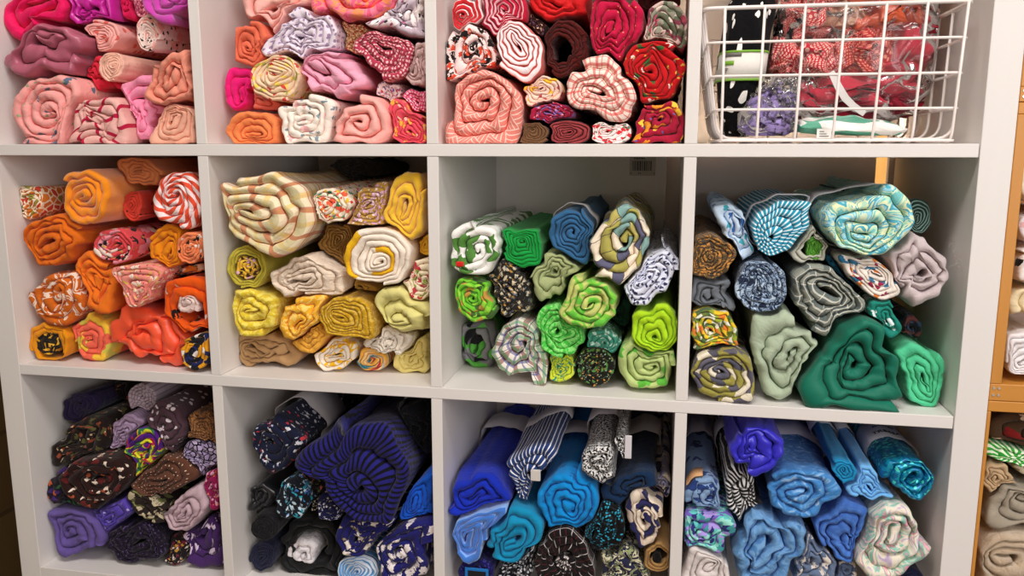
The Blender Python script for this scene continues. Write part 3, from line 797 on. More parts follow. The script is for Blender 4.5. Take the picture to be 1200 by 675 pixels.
# ================================================================== fabric rolls, cubby by cubby
# ---- top row, first cubby: pinks
cubby(1, 1, 'pink fabric rolls in the top left cubby'); V(0, 0, 3.648)
r('hot pink bulging roll at the upper left end of the pink cubby', solid('#cf0f55', rough=.6), [(0, 70), (40, 20), (100, -30), (250, -50), (310, 20), (305, 120), (200, 110), (150, 160), (95, 185), (40, 150)], .05, 1.8, (130, 70), puff=1.3)
r('draped magenta satin bundle between hot pink roll and crimson cloth', satin('#b5178c'), [(300, -30), (480, -40), (500, 40), (480, 100), (400, 92), (350, 112), (305, 60)], .06, 2, wob=.2, puff=1.3)
r('plain crimson pink roll at the top, right of the magenta satin', solid('#c2104c', rough=.6), [(470, -60), (600, -60), (595, 60), (585, 105), (500, 100), (480, 40)], .08, 2)
r('dusty pink flecked lacy roll below the orchid fleece at top', speck('#a43c5c', '#d88fa0', .004, .55), [610, 5, 46, 76], .075, 3)
r('thick orchid purple fleece roll at the top right of the pink cubby', fleece('#bb3ca2'), [725, -20, 110, 112], .03, 3, puff=1.2)
r('dusty mauve satin folded into a wedge, left side of pink cubby', satin('#a4566a'), [(5, 285), (50, 240), (110, 185), (190, 92), (250, 120), (340, 160), (400, 205), (410, 225), (300, 265), (305, 310), (80, 326), (20, 310)], .03, 1.8, (190, 225), flat=.95, puff=1.3, wob=.14)
r('pale pink roll with small red ring print, above the cream roll', floral('#dba09a', [('#c85a50', .22, .5, 1)], .03, .1), [425, 152, 84, 67], .055, 5)
r('white and pink roll with black brush marks near the top right', floral('#e2cdc6', [('#e0a49a', .42, .6, 1.2), ('#161416', .2, .5, .7)], .025, .6), [632, 140, 50, 77], .045, 5, flat=.9)
r('cream blush roll with tight swirl, middle of the pink cubby', solid('#dcae9c', rough=.7), [478, 285, 54, 60], .035, 6)
r('bright crimson red roll under the mauve satin wedge', solid('#c4233a'), [(300, 270), (340, 230), (430, 225), (470, 330), (520, 370), (520, 412), (430, 408), (350, 388)], .06, 2.2, (405, 315), puff=1.2)
r('salmon peach cloth folded in a hollow loop at the right divider', solid('#d08470'), [(630, 420), (660, 320), (690, 260), (750, 220), (815, 195), (822, 330), (832, 440), (740, 430), (680, 440)], .02, 2.2, puff=1.2, wob=.14)
r('bubblegum pink crumpled roll between striped roll and peach roll', solid('#df88a8'), [(525, 355), (600, 335), (660, 345), (660, 430), (695, 450), (685, 580), (650, 612), (535, 614)], .04, 2.4, wob=.16)
r('pale peach roll in the lower right corner of the pink cubby', solid('#d8a08a'), [(650, 590), (680, 500), (740, 430), (790, 415), (832, 480), (836, 614), (650, 614)], .02, 3.6, (755, 520), wob=.13)
r('large light pink roll with small grey blue flower sprigs', floral('#dd9793', [('#55667a', .20, .28, 1), ('#8a9a78', .13, .4, .6)], .034, .5), [(50, 500), (55, 420), (100, 350), (180, 318), (270, 322), (330, 345), (350, 410), (310, 440), (285, 520), (280, 600), (270, 614), (110, 614)], .02, 3.4, (205, 455), wob=.08, puff=1.1)
r('beige pink roll crossed by short crimson bars, bottom of pink cubby', plaid('#d3a39c', [('#a8123a', 'u', .048, .2, 0)], 1), [(285, 500), (330, 430), (400, 405), (480, 410), (530, 440), (540, 540), (530, 614), (300, 614), (275, 580)], .02, 3.2, wob=.16)

# ---- top row, second cubby: pink and coral
cubby(2, 1, 'pink and coral fabric rolls in the second top cubby'); V(245, 0, 3.65)
r('plain blush pink soft roll at the upper left corner', solid('#d9a098'), [(125, 0), (130, -60), (440, -60), (445, 20), (400, 30), (300, 100), (260, 140), (160, 75)], .05, 2, puff=1.2)
r('pink roll with orange splodges hanging at the top centre', camo(['#dc5878', '#e87890', '#e88a5c', '#dc5878'], .028), [620, 0, 172, 100], .03, 2.6, puff=1.2)
r('lavender grey floral cloth with white petals in the upper right', floral('#b8a8b4', [('#e6dede', .45, .6, 1.2), ('#3c3440', .14, .5, .6), ('#a85a80', .12, .4, .8)], .03, .7), [(675, 100), (800, 40), (810, -40), (925, -40), (926, 165), (860, 165), (780, 125)], .03, 2.2, wob=.15)
r('coral red upright roll at the left wall, under the blush roll', solid('#cc6248'), [(100, 180), (110, 105), (160, 92), (215, 105), (255, 160), (235, 260), (215, 290), (120, 270)], .04, 3, flat=.9)
r('white lavender roll with tiny purple squares, upper middle', dots('#d2c8d4', '#8f7a98', .013, .26, .6), [(218, 212), (260, 170), (290, 90), (400, 25), (500, 60), (550, 140), (540, 220), (400, 265), (230, 245)], .035, 3.6, (390, 150), wob=.12)
r('tan and red pinstriped thin roll beside the polka dot roll', stripes('#b8925e', '#e0c8a0', .006, .5, 'u', extra=[('#a8443a', .012, .2, .3)]), [608, 160, 68, 72], .06, 4.5)
r('dark rose roll covered in pale polka dots', dots('#a3344c', '#e2b4b4', .0085, .3, .5), [(593, 205), (650, 160), (740, 118), (830, 150), (870, 220), (835, 312), (760, 340), (690, 310), (640, 240)], .03, 3, (745, 225), wob=.1)
r('pale mauve crinkled roll squeezed against the right divider', solid('#c4a4a2', wr=.8), [(815, 320), (840, 240), (900, 180), (930, 170), (932, 380), (870, 372)], .03, 2.8)
r('cream floral roll with tight red and green layers', floral('#dcbfa0', [('#c23c3c', .3, .35, 1), ('#a3a050', .3, .4, .9), ('#e2c458', .28, .35, .8)], .022, .6), [288, 335, 106, 96], .02, 5, puff=1.1)
r('light pink smooth roll in the centre with a long outer flap', solid('#d898ae'), [(405, 330), (440, 255), (520, 230), (600, 240), (685, 310), (712, 402), (560, 446), (450, 420)], .03, 2.2, (510, 335), puff=1.2, wob=.1)
r('magenta pink folded cloth touching the left wall', solid('#cc1268', rough=.6), [(65, 400), (85, 290), (180, 300), (170, 380), (172, 450), (110, 472), (70, 440)], .045, 2)
r('salmon pink cloth edge under the cream floral roll', solid('#d87868'), [(150, 380), (180, 350), (200, 420), (290, 440), (310, 470), (190, 470), (155, 445)], .06, 2)
r('white roll with tiny red and purple flecks under polka dots', floral('#dcd0d0', [('#b83a48', .3, .5, 1), ('#6a5a98', .25, .5, .8)], .01, .4), [775, 402, 56, 62], .05, 2.5)
r('hot pink gingham check roll in the lower right', plaid('#e6c0d0', [('#c01458', 'u', .008, .5, 0), ('#c01458', 'v', .008, .5, 0)], .75), [(822, 420), (850, 380), (932, 380), (934, 525), (880, 490), (840, 455)], .04, 2.5)
r('orange flattened roll in the lower left corner', solid('#dc7c48'), [(75, 570), (110, 490), (150, 468), (250, 472), (295, 512), (303, 614), (110, 614)], .02, 3, (190, 545), flat=.95)
r('white roll with grey leaf sprigs and pink inside, bottom centre', floral('#e0d6cc', [('#7a8a94', .2, .4, 1), ('#dca8a8', .3, .25, 1.4)], .02, .6), [(288, 455), (310, 425), (400, 415), (480, 420), (535, 450), (525, 520), (515, 600), (470, 614), (340, 614), (310, 560)], .02, 3, (412, 515))
r('shell pink folded roll with a hollow centre, bottom of cubby', solid('#e0a098', rough=.65), [(510, 500), (560, 440), (640, 415), (720, 430), (765, 500), (772, 570), (722, 614), (515, 614), (530, 560)], .02, 2.2, (640, 525), puff=1.3)
r('coral red roll with yellow print in the lower right corner', floral('#d24658', [('#e0a040', .34, .4, 1), ('#e8b0a0', .2, .3, .7)], .02, .6), [(772, 480), (785, 425), (820, 430), (835, 480), (890, 490), (934, 530), (934, 614), (820, 614), (780, 570)], .02, 4, (856, 545))

# ---- top row, third cubby: reds
cubby(3, 1, 'red fabric rolls in the third top cubby'); V(500, 0, 3.648)
r('small white roll edged with red at the upper left', stripes('#b8242c', '#e0d4d2', .016, .4, 'v'), [(108, 60), (118, 0), (160, -30), (220, 0), (235, 80), (180, 128), (120, 130)], .05, 3)
r('dark red roll with thin white trim at the top left', stripes('#ac1434', '#d8a8b0', .022, .84, 'v'), [335, 45, 108, 112], .05, 4, puff=1.1)
r('plain bright red cloth bulging from the top centre', solid('#bc1418', rough=.6), [(430, -60), (715, -60), (700, 50), (650, 62), (600, 88), (520, 82), (450, 30)], .055, 2)
r('maroon roll flecked with cream and purple print', floral('#32100f', [('#c8a890', .26, .5, 1), ('#7a5a80', .2, .5, .8)], .012, .5), [462, 108, 56, 92], .06, 3)
r('very dark brown red roll with an open black centre', solid('#4a1210', wr=.8), [(500, 250), (515, 140), (560, 95), (640, 90), (690, 150), (690, 250), (640, 310), (560, 318)], .045, 3.2, hole=.42, wob=.1)
r('large raspberry roll with scattered gold pin dots', dots('#ac0f3a', '#d8a860', .02, .06, 1.0), [(690, 100), (700, 30), (740, -40), (850, -50), (915, 40), (920, 120), (880, 200), (830, 262), (760, 262), (705, 200)], .03, 3.4, (803, 105), puff=1.1)
r('green, pink and grey marbled roll at the upper right', patch(['#8a8a7a', '#c0a8a0', '#a84a5c', '#5c6450', '#d0c4b8', '#7a3a48'], .012, .7), [1022, 122, 98, 118], .04, 4)
r('white roll with black and rust flower shapes at the left wall', floral('#dccac8', [('#1c1414', .5, .6, 1.0), ('#c0432a', .34, .75, 1.05), ('#e0d0cc', .14, .9, .5)], .02, .7), [(85, 300), (90, 180), (130, 130), (190, 85), (240, 100), (295, 190), (300, 270), (240, 305), (150, 310), (92, 352)], .045, 2.8, (190, 215))
r('coral and white banded oval roll, left of centre', edged('#c8605a', '#e6d8da', .0024), [(296, 200), (310, 130), (350, 95), (410, 92), (465, 150), (495, 220), (490, 310), (440, 350), (370, 320), (315, 280)], .03, 4, (385, 210), flat=.95)
r('large peach roll printed with white basketweave lines', weave_print('#d77d72', '#ecd2c4', .026), [(80, 470), (85, 400), (120, 340), (190, 298), (280, 292), (360, 335), (415, 420), (420, 480), (400, 560), (370, 617), (105, 617), (110, 570)], .02, 2.7, (245, 450), puff=1.2, wob=.06)
r('cream roll with yellow patches below the banded oval roll', floral('#dcc0b0', [('#e0b030', .4, .35, 1.2), ('#b04048', .2, .35, .8)], .024, .5), [492, 388, 86, 66, -10], .035, 4)
r('red and white checked tea towel roll with cream inside', plaid('#e0d0c4', [('#c43a3a', 'u', .026, .22, 0), ('#c43a3a', 'v', .024, .22, 0), ('#c43a3a', 'u', .026, .08, .35), ('#c43a3a', 'v', .024, .08, .4)], .7), [(578, 350), (600, 300), (690, 260), (770, 250), (830, 295), (820, 325), (870, 360), (905, 430), (880, 510), (830, 526), (740, 507), (640, 472), (590, 420)], .02, 2.6, (735, 400), flat=.9)
r('bright red roll with green leaf and white print at right', floral('#ae1016', [('#2c5a2c', .32, .35, 1), ('#d8c8c0', .22, .2, .9), ('#c8a040', .12, .3, .6)], .026, .7), [972, 310, 136, 126], .02, 4.4, wob=.14)
r('flattened purple and pink paisley roll under the cream roll', floral('#98183a', [('#7a5a98', .36, .55, 1), ('#d890a8', .2, .5, .7)], .014, .6), [525, 490, 100, 48], .03, 3)
r('small brown roll with olive stripes at the bottom', edged('#4c201a', '#6a4a30', .002), [450, 572, 72, 48], .02, 4.5)
r('maroon satin roll with piped edges, bottom centre', stripes('#5a1014', '#8a3438', .016, .8, 'v', rough=.5), [602, 566, 94, 53], .02, 4)
r('dark maroon folded cloth behind the checked towel roll', solid('#561018'), [(640, 500), (720, 495), (860, 522), (850, 565), (690, 568)], .065, 2)
r('small white roll with red and green sprigs at the bottom', floral('#e2d4d2', [('#c42a36', .34, .5, 1), ('#3a7a5c', .2, .35, .8)], .014, .6), [784, 567, 88, 52], .02, 4)
r('raspberry roll with yellow fruit slice print, lower right corner', floral('#981632', [('#d88a28', .36, .4, 1.1), ('#e6c040', .3, .3, .8), ('#5a5a98', .12, .3, .6)], .028, .4), [(868, 600), (880, 500), (910, 450), (980, 420), (1060, 440), (1100, 510), (1090, 600), (1060, 616), (860, 616)], .02, 2.8, (985, 525))

V(500, 0, 3.648)
r('very dark maroon cloth in the top right corner at the back', solid('#380c10'), [990, 0, 90, 50], .14, 2.4)
# ---- middle row, first cubby: oranges
cubby(1, 2, 'orange fabric rolls in the middle left cubby'); V(0, 180, 5)
r('cream roll with orange and olive pebble print at the top left', patch(['#b8641c', '#c8742a', '#8a8434', '#b83c28', '#b8641c'], .018, .3, '#ddd0b8', .11), [(90, 280), (110, 210), (170, 180), (230, 190), (260, 260), (250, 340), (175, 390), (120, 360)], .04, 4, (165, 285))
r('big golden orange fleece roll at the top centre', fleece('#dc8210'), [(378, 240), (390, 150), (450, 105), (540, 100), (620, 150), (655, 240), (650, 350), (590, 420), (510, 436), (440, 400), (390, 330)], .02, 3, (515, 265), puff=1.2)
r('peach pointed roll lying under the shelf above', solid('#c07648'), [(682, 60), (760, 22), (860, 35), (950, 110), (930, 180), (850, 198), (760, 165), (720, 100)], .06, 3.6, (825, 112))
r('coral red roll with small black specks, beside candy striped roll', floral('#bc3828', [('#201414', .12, .3, 1)], .02, .1), [785, 300, 56, 88], .05, 4)
r('red orange and white striped roll at the top right', stripes('#d04a30', '#e0d0d0', .0105, .52, 'u', rot=62), [(872, 265), (930, 160), (1010, 112), (1110, 108), (1170, 180), (1176, 330), (1120, 420), (1020, 430), (930, 400), (885, 340)], .02, 3.2, (1035, 270))
r('large burnt orange roll at the left, below the pebble print', solid('#cc6416'), [(160, 460), (200, 400), (330, 365), (430, 380), (530, 450), (545, 550), (440, 562), (430, 640), (340, 675), (230, 662), (180, 580)], .025, 2.8, (310, 530), puff=1.1, wob=.12)
r('pink, red and black poppy print roll in the middle', floral('#c84248', [('#d88a9a', .45, .5, 1.2), ('#e0d0c4', .42, .4, 1), ('#181414', .3, .35, .8), ('#b09040', .14, .4, .6)], .032, .6), [655, 540, 116, 100], .03, 3.4)
r('mustard orange oval roll right of the poppy print', solid('#cf7c0e'), [(850, 590), (890, 490), (980, 415), (1045, 440), (1055, 520), (1060, 640), (990, 672), (900, 660)], .03, 3.2, (965, 560), flat=.95)
r('peach roll with black and white motif at the right divider', floral('#d87c50', [('#181414', .24, .35, 1), ('#e0d0c4', .24, .3, .8)], .02, .6), [1120, 555, 80, 96], .02, 4)
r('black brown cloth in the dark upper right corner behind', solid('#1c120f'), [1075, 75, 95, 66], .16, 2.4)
V(10, 305, 5)
r('soft orange cloth gathered in the centre of the orange cubby', solid('#d66c1c'), [(395, 60), (420, 0), (490, -50), (560, -50), (640, 0), (700, 60), (690, 200), (650, 270), (620, 332), (500, 332), (440, 250), (410, 150)], .035, 2.4, (545, 150), wob=.15)
r('brown orange batik roll with white blotches at the left', camo(['#c06018', '#c06018', '#bc5c16', '#dcc8b8', '#c06018'], .03, lo=.2, hi=.75), [(135, 220), (150, 150), (210, 85), (300, 58), (390, 70), (410, 150), (450, 290), (400, 340), (320, 378), (240, 372), (170, 310)], .025, 2.8, (285, 215))
r('pink ornate print roll with tassel edge and pale yellow lining', floral('#d88478', [('#e4d0c0', .34, .6, 1), ('#d0b048', .25, .4, .8), ('#b03c50', .2, .4, .6)], .015, .7), [(665, 200), (680, 110), (600, 70), (600, 40), (700, 40), (828, 28), (900, 75), (850, 140), (835, 230), (760, 276), (690, 265)], .012, 4, (745, 178))
r('black, white and orange paisley border cloth behind embroidered roll', patch(['#d0782c', '#1c1416', '#e0d0bc', '#c8581c', '#1c1416'], .012, .8), [(835, 200), (870, 110), (1000, 25), (1050, 20), (1150, 30), (1155, 90), (1000, 130), (925, 200), (915, 300), (880, 320), (835, 318)], .05, 2.2, (985, 72))
r('vivid orange cloth with black edged embroidery and white core', floral('#d4500c', [('#1a1214', .26, .25, 1), ('#e0ccc0', .17, .25, .9)], .04, .7), [(918, 190), (950, 120), (1050, 95), (1155, 110), (1170, 300), (1170, 430), (1080, 435), (1000, 370), (920, 300)], .02, 1.6, (1045, 265), hole=.5, core=(solid('#d8c2bc', wr=.9), [1050, 265, 70, 70], 2))
r('shiny coral satin bundle at the bottom of the orange cubby', satin('#e0502e'), [(595, 340), (640, 290), (740, 280), (830, 300), (900, 320), (1060, 430), (1015, 520), (1025, 590), (905, 605), (820, 602), (700, 552), (650, 470)], 'f', 2.1, (850, 470), wob=.17, puff=1.3)
r('mustard roll with black and yellow print showing in its centre', solid('#cc8410'), [(140, 490), (150, 410), (200, 378), (310, 380), (345, 450), (335, 540), (270, 582), (170, 578)], 'f', 1.3, (245, 482), hole=.62, core=(patch(['#1a1612', '#c89018', '#1a1612', '#2a2018', '#d0a030'], .009, .6), [243, 485, 78, 72], 3))
r('coral and yellow patterned roll, bottom, right of mustard roll', patch(['#d8604a', '#d8604a', '#d8b038', '#d8604a', '#b8b048'], .028, .8), [(380, 400), (400, 340), (470, 318), (560, 345), (600, 420), (610, 520), (570, 585), (440, 580), (400, 540), (385, 460)], 'f', 3, (500, 465))
r('mustard, navy and black print roll in the lower right corner', patch(['#17151c', '#d09018', '#1c2250', '#d8d0c8', '#17151c', '#c88a14'], .014, .8), [(1000, 520), (1040, 470), (1100, 440), (1165, 435), (1172, 560), (1150, 625), (1100, 650), (1030, 615), (1010, 570)], 'f', 3.4, (1090, 545))

# ---- middle row, second cubby: yellows
cubby(2, 2, 'yellow and cream fabric rolls in the second middle cubby'); V(260, 185, 5)
r('very large cream plaid roll with rust and yellow checks', plaid('#dccdb0', [('#d8b050', 'u', .038, .34, 0), ('#b0a878', 'v', .042, .4, .1), ('#a84038', 'u', .076, .2, .5), ('#a84038', 'v', .08, .1, .5)], .62), [(8, 150), (60, 120), (230, 122), (330, 102), (480, 180), (560, 330), (550, 440), (480, 520), (360, 572), (240, 540), (110, 480), (40, 400), (10, 280)], .02, 3, (275, 340), puff=1.1, wob=.12)
r('white floral roll with coral, green and yellow flowers', floral('#e0d4c0', [('#d8583c', .32, .45, 1), ('#2a7a5a', .28, .35, .9), ('#d8b030', .28, .35, .8), ('#c02030', .2, .3, .6)], .02, .6), [(492, 290), (510, 220), (560, 180), (640, 165), (710, 200), (755, 260), (720, 350), (620, 385), (540, 370)], .025, 3.6, (615, 280), tilt=(0, .04))
r('gold and lilac small flower print roll beside yellow fleece', floral('#b08c40', [('#c8a0c0', .38, .6, 1), ('#dcccd0', .24, .5, .8), ('#7a5028', .2, .4, .6)], .011, .6), [(745, 290), (770, 200), (830, 160), (960, 150), (965, 230), (945, 330), (935, 400), (850, 405), (700, 385), (760, 340)], .04, 4, (855, 280))
r('bright yellow fleece roll standing tall at the top right', fleece('#deb22c'), [(950, 350), (975, 200), (1010, 100), (1070, 58), (1150, 60), (1185, 120), (1185, 300), (1170, 440), (1110, 478), (1010, 450)], .03, 3, (1080, 280), flat=1.0, puff=1.1)
r('metallic bronze gold roll between the floral and white rolls', satin('#7e5a1e', metal=.35, rough=.4), [(555, 500), (580, 400), (660, 380), (750, 400), (755, 480), (720, 540), (715, 640), (640, 600), (580, 560)], .06, 4.5, (655, 485))
r('white linen roll with many thin layers and a yellow band', stripes('#d8a818', '#ddd2c4', .5, .16, 'u'), [(712, 590), (730, 500), (790, 420), (940, 405), (1030, 440), (1095, 530), (1090, 640), (1040, 720), (930, 745), (790, 720), (725, 670)], .02, 6, (910, 590), wob=.06)
r('yellow fold of cloth beneath the tall yellow fleece', solid('#d8ac30'), [(1150, 490), (1212, 430), (1214, 570), (1165, 555)], .055, 2)
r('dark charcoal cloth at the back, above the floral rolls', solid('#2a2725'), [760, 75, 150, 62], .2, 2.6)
V(265, 310, 5)
r('olive green roll with purple and yellow flowers at its core', solid('#a89c34'), [120, 12, 106, 118], .03, 2.2, hole=.58, core=(floral('#d0a830', [('#3a2018', .34, .6, 1), ('#c09ab8', .3, .5, .9)], .016, .6), [122, 15, 66, 72], 3))
r('thick off white linen roll in the middle of yellow cubby', solid('#d2c2b0', wr=.7), [(255, 120), (270, 40), (380, -30), (500, -50), (600, 20), (680, 60), (670, 160), (590, 192), (520, 207), (330, 210), (280, 182)], .035, 3, (415, 95), wob=.13)
r('dark gold folded cloth behind the off white linen roll', solid('#ae8a3c'), [(655, 80), (700, 50), (800, 105), (915, 125), (850, 215), (760, 195), (690, 155)], .07, 2)
r('cream roll with red and green cherry blossom print at right', floral('#dccfb4', [('#b03440', .32, .4, 1), ('#8a9a48', .28, .4, .9), ('#d89a98', .24, .3, .8)], .02, .6), [(1042, 100), (1050, 20), (1110, -30), (1196, -40), (1197, 150), (1150, 200), (1095, 190)], .03, 3.4, (1125, 80))
r('lime yellow textured roll at the left wall', speck('#ccb432', '#dccc60', .006, .52), [(35, 220), (60, 150), (130, 135), (240, 160), (310, 210), (305, 390), (240, 396), (170, 416), (90, 406), (60, 340)], .025, 2.6, (160, 270), puff=1.1)
r('golden yellow speckled cloth with a pointed fold', speck('#dca42a', '#e8c468', .007, .55), [(295, 240), (330, 215), (560, 205), (555, 260), (540, 310), (460, 380), (380, 440), (330, 430), (300, 350)], .028, 2, (410, 310), flat=.9)
r('apricot yellow pleated cloth below the golden speckled fold', solid('#d8a03a', wr=.8), [(370, 445), (450, 400), (530, 320), (565, 380), (602, 415), (520, 522), (440, 510)], .04, 2.8)
r('mustard textured roll in the centre with a long tail', speck('#b48c18', '#c8a848', .005, .55), [(550, 310), (555, 240), (620, 190), (700, 168), (790, 200), (850, 270), (880, 340), (855, 430), (790, 415), (700, 425), (600, 400)], .02, 5, (700, 297))
r('pale green yellow soft cloth at the right divider', solid('#c8c27c'), [(865, 190), (930, 140), (1060, 110), (1100, 180), (1197, 260), (1198, 410), (1040, 414), (950, 330), (890, 260)], .03, 1.9, (1020, 270), puff=1.3)
r('crumpled white roll below the pale green yellow cloth', solid('#dad2c6', wr=.9), [(785, 460), (850, 390), (960, 358), (1075, 425), (1050, 500), (960, 545), (850, 480)], .045, 3, (945, 450), wob=.16)
r('tan brown flattened roll in the lower left corner', solid('#a6845c'), [(68, 470), (90, 415), (250, 395), (400, 470), (490, 540), (400, 590), (250, 598), (140, 580), (75, 540)], 'f', 2.6, (230, 500), flat=.9, wob=.14)
r('white roll with bold yellow patches at the bottom', camo(['#dcd4c8', '#dcd4c8', '#dcac18', '#dcd4c8'], .042, lo=.3, hi=.75), [(522, 530), (540, 470), (600, 435), (720, 422), (780, 470), (760, 560), (690, 610), (580, 620), (535, 590)], 'f', 3.2, (640, 530))
r('small multicoloured striped roll, bottom, beside yellow patched roll', stripes('#d8a040', '#dcbc84', .012, .5, 'u', rot=75, extra=[('#3c7a8c', .03, .14, .4), ('#b03038', .03, .1, .6), ('#a0a4a8', .03, .1, .8)]), [857, 555, 93, 70, 8], 'f', 3.4)
r('pale lemon crumpled cloth in the lower right corner', solid('#dccf84', wr=.5), [(965, 580), (1040, 480), (1120, 420), (1198, 415), (1198, 628), (1040, 628)], 'f', 2.6, (1115, 540), wob=.14)

# ---- middle row, third cubby: greens
cubby(3, 2, 'green fabric rolls in the third middle cubby'); V(520, 220, 4.2714)
i = r('white roll with big green leaves and a red tag', floral('#dcdcd8', [('#4a7a34', .4, .75, 1)], .045, .5), [(50, 320), (55, 230), (90, 200), (170, 160), (260, 185), (292, 260), (296, 350), (220, 425), (100, 436), (45, 400)], .03, 2.6, (165, 300))
@after
def _(i=i):
    q = MB(); a = at(520 + 62 / 4.27, 220 + 394 / 4.27, .02); b = at(520 + 99 / 4.27, 220 + 370 / 4.27, .02); q.box(a[0], b[0], .018, .0235, a[2], b[2], b=.0015)
    o = link('red_tag', [np.array(p) - np.array(i['o'].location) for p in q.v], q.f, plain('red_tag_plastic', '#d8201c', .4), i['o'])
r('kelly green oval roll with thin layers at the top', solid('#108c3a'), [(275, 210), (370, 215), (470, 215), (490, 280), (475, 380), (400, 398), (320, 360), (285, 290)], .045, 5, (380, 305), flat=.5)
r('steel blue roll on top of the sage green cloth', solid('#2c5a82'), [(512, 240), (530, 150), (600, 100), (680, 105), (740, 180), (735, 280), (715, 390), (640, 340), (560, 310)], .04, 4, (625, 215), band=(.06, .09))
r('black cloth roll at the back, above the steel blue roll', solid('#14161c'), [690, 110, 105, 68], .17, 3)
r('cream, olive and slate geometric patchwork print roll', patch(['#ddd0bc', '#a09a50', '#56566e', '#7a9c98', '#ddd0bc', '#a89e58'], .036, .25, '#34343e', .02), [(705, 260), (740, 190), (820, 150), (825, 100), (880, 78), (960, 130), (1020, 210), (1026, 290), (960, 400), (870, 482), (770, 455), (715, 390)], .02, 3.1, (865, 290), puff=1.1)
r('camouflage cloth end sticking up behind the patchwork roll', camo(['#3c4034', '#6a6a54', '#8a8a78', '#2a2c26'], .012), [960, 75, 46, 40], .22, 2)
r('white and navy bandana print roll at the right', floral('#ced2e2', [('#2a2c50', .3, .7, 1), ('#ced2e2', .14, .9, .6)], .011, .7), [(905, 500), (920, 420), (980, 355), (1060, 345), (1120, 330), (1175, 400), (1120, 530), (1020, 600), (940, 590)], .02, 4, (1015, 470), flat=.9)
r('gathered bandana print end above the white and navy roll', floral('#ced2e2', [('#2a2c50', .34, .8, 1)], .01, .7), [1105, 300, 58, 56], .06, 2, wob=.2)
r('lime green roll with dark lettering like print at left', patch(['#62b02a', '#62b02a', '#3c5a2c', '#62b02a', '#8ac83c', '#b0863c'], .013, .8), [(52, 540), (70, 460), (140, 436), (220, 470), (240, 550), (265, 590), (240, 645), (150, 660), (80, 620)], .03, 3.8, (160, 550))
r('black paisley roll with cream and gold print', floral('#221f1c', [('#b8ac94', .3, .6, 1), ('#a87c34', .22, .4, .9), ('#5a6470', .2, .5, .7)], .014, .8), [(228, 460), (260, 385), (320, 358), (400, 390), (436, 470), (440, 570), (440, 640), (380, 664), (300, 650), (265, 580)], .05, 3, (335, 505))
r('sage green smooth roll in the centre', solid('#96a072'), [(435, 470), (475, 400), (500, 330), (560, 315), (640, 350), (712, 430), (620, 540), (500, 600), (450, 560)], .045, 2.8, (560, 450), wob=.13)
V(520, 310, 4.2714)
r('pale lime roll with bright green blocks, overlapping in front', camo(['#b4bc6c', '#b4bc6c', '#b4bc6c', '#74b83c', '#5cb03c'], .03, lo=.25, hi=.7), [(578, 240), (620, 150), (640, 90), (740, 60), (830, 90), (880, 160), (872, 250), (800, 310), (700, 318), (610, 280)], .012, 3, (735, 190), puff=1.1)
r('grass green tiny print roll under the pale lime roll', speck('#40b440', '#80d070', .005, .5), [(475, 300), (490, 215), (560, 185), (610, 190), (640, 270), (700, 320), (712, 390), (660, 450), (580, 462), (500, 410)], .03, 3.6, (592, 335))
r('neon lime roll stacked at the right divider', solid('#9cc41a', rough=.6), [(930, 320), (940, 240), (1040, 190), (1120, 180), (1176, 240), (1182, 370), (1120, 415), (1020, 425), (950, 380)], .02, 3.6, (1055, 315))
r('teal roll with white floral scrolls', floral('#3e8a78', [('#b8d4cc', .32, .7, 1)], .014, .8), [797, 380, 84, 64, 10], .045, 3)
r('dark teal cloth wedged behind the neon lime roll', solid('#1c4038'), [895, 260, 50, 90], .1, 2)
r('green, grey and black blanket check roll in the lower left', patch(['#5ab048', '#6a6a70', '#1c1c20', '#8a8a90', '#58a848'], .03, .15), [(78, 400), (85, 290), (130, 268), (235, 268), (270, 330), (250, 440), (235, 505), (160, 508), (110, 470)], 'f', 2.6, (165, 385))
r('white flannel plaid roll with blue, red and green lines', plaid('#d4ccc4', [('#7a2c24', 'u', .05, .24, 0), ('#40508c', 'u', .05, .12, .4), ('#4a8a5a', 'v', .05, .16, .2), ('#40508c', 'v', .05, .12, .5), ('#b06040', 'v', .05, .08, .8), ('#3a3a44', 'u', .05, .05, .7)], .7), [(230, 440), (270, 350), (300, 300), (380, 280), (440, 310), (500, 400), (512, 500), (497, 590), (410, 586), (310, 580), (250, 520)], 'f', 2.5, (365, 440), wob=.1)
r('small yellow green roll with teal patches at the bottom', camo(['#b4c42c', '#b4c42c', '#c4cc38', '#1c8078', '#b4c42c'], .018, lo=.3, hi=.7), [581, 523, 82, 75], 'f', 4)
r('black roll with tiny green and orange flowers at the bottom', floral('#14160f', [('#4c7a3c', .36, .6, 1), ('#c88a3c', .2, .4, .8), ('#90a890', .18, .5, .6)], .011, .5), [757, 520, 95, 92], 'f', 3.4)
r('pale sage roll with bright green leaves, lower right corner', floral('#aabc78', [('#58a83c', .32, .45, 1)], .045, .6), [(855, 500), (880, 420), (950, 365), (1130, 420), (1156, 520), (1142, 610), (1040, 636), (920, 632), (870, 570)], 'f', 3, (1010, 510), puff=1.1)

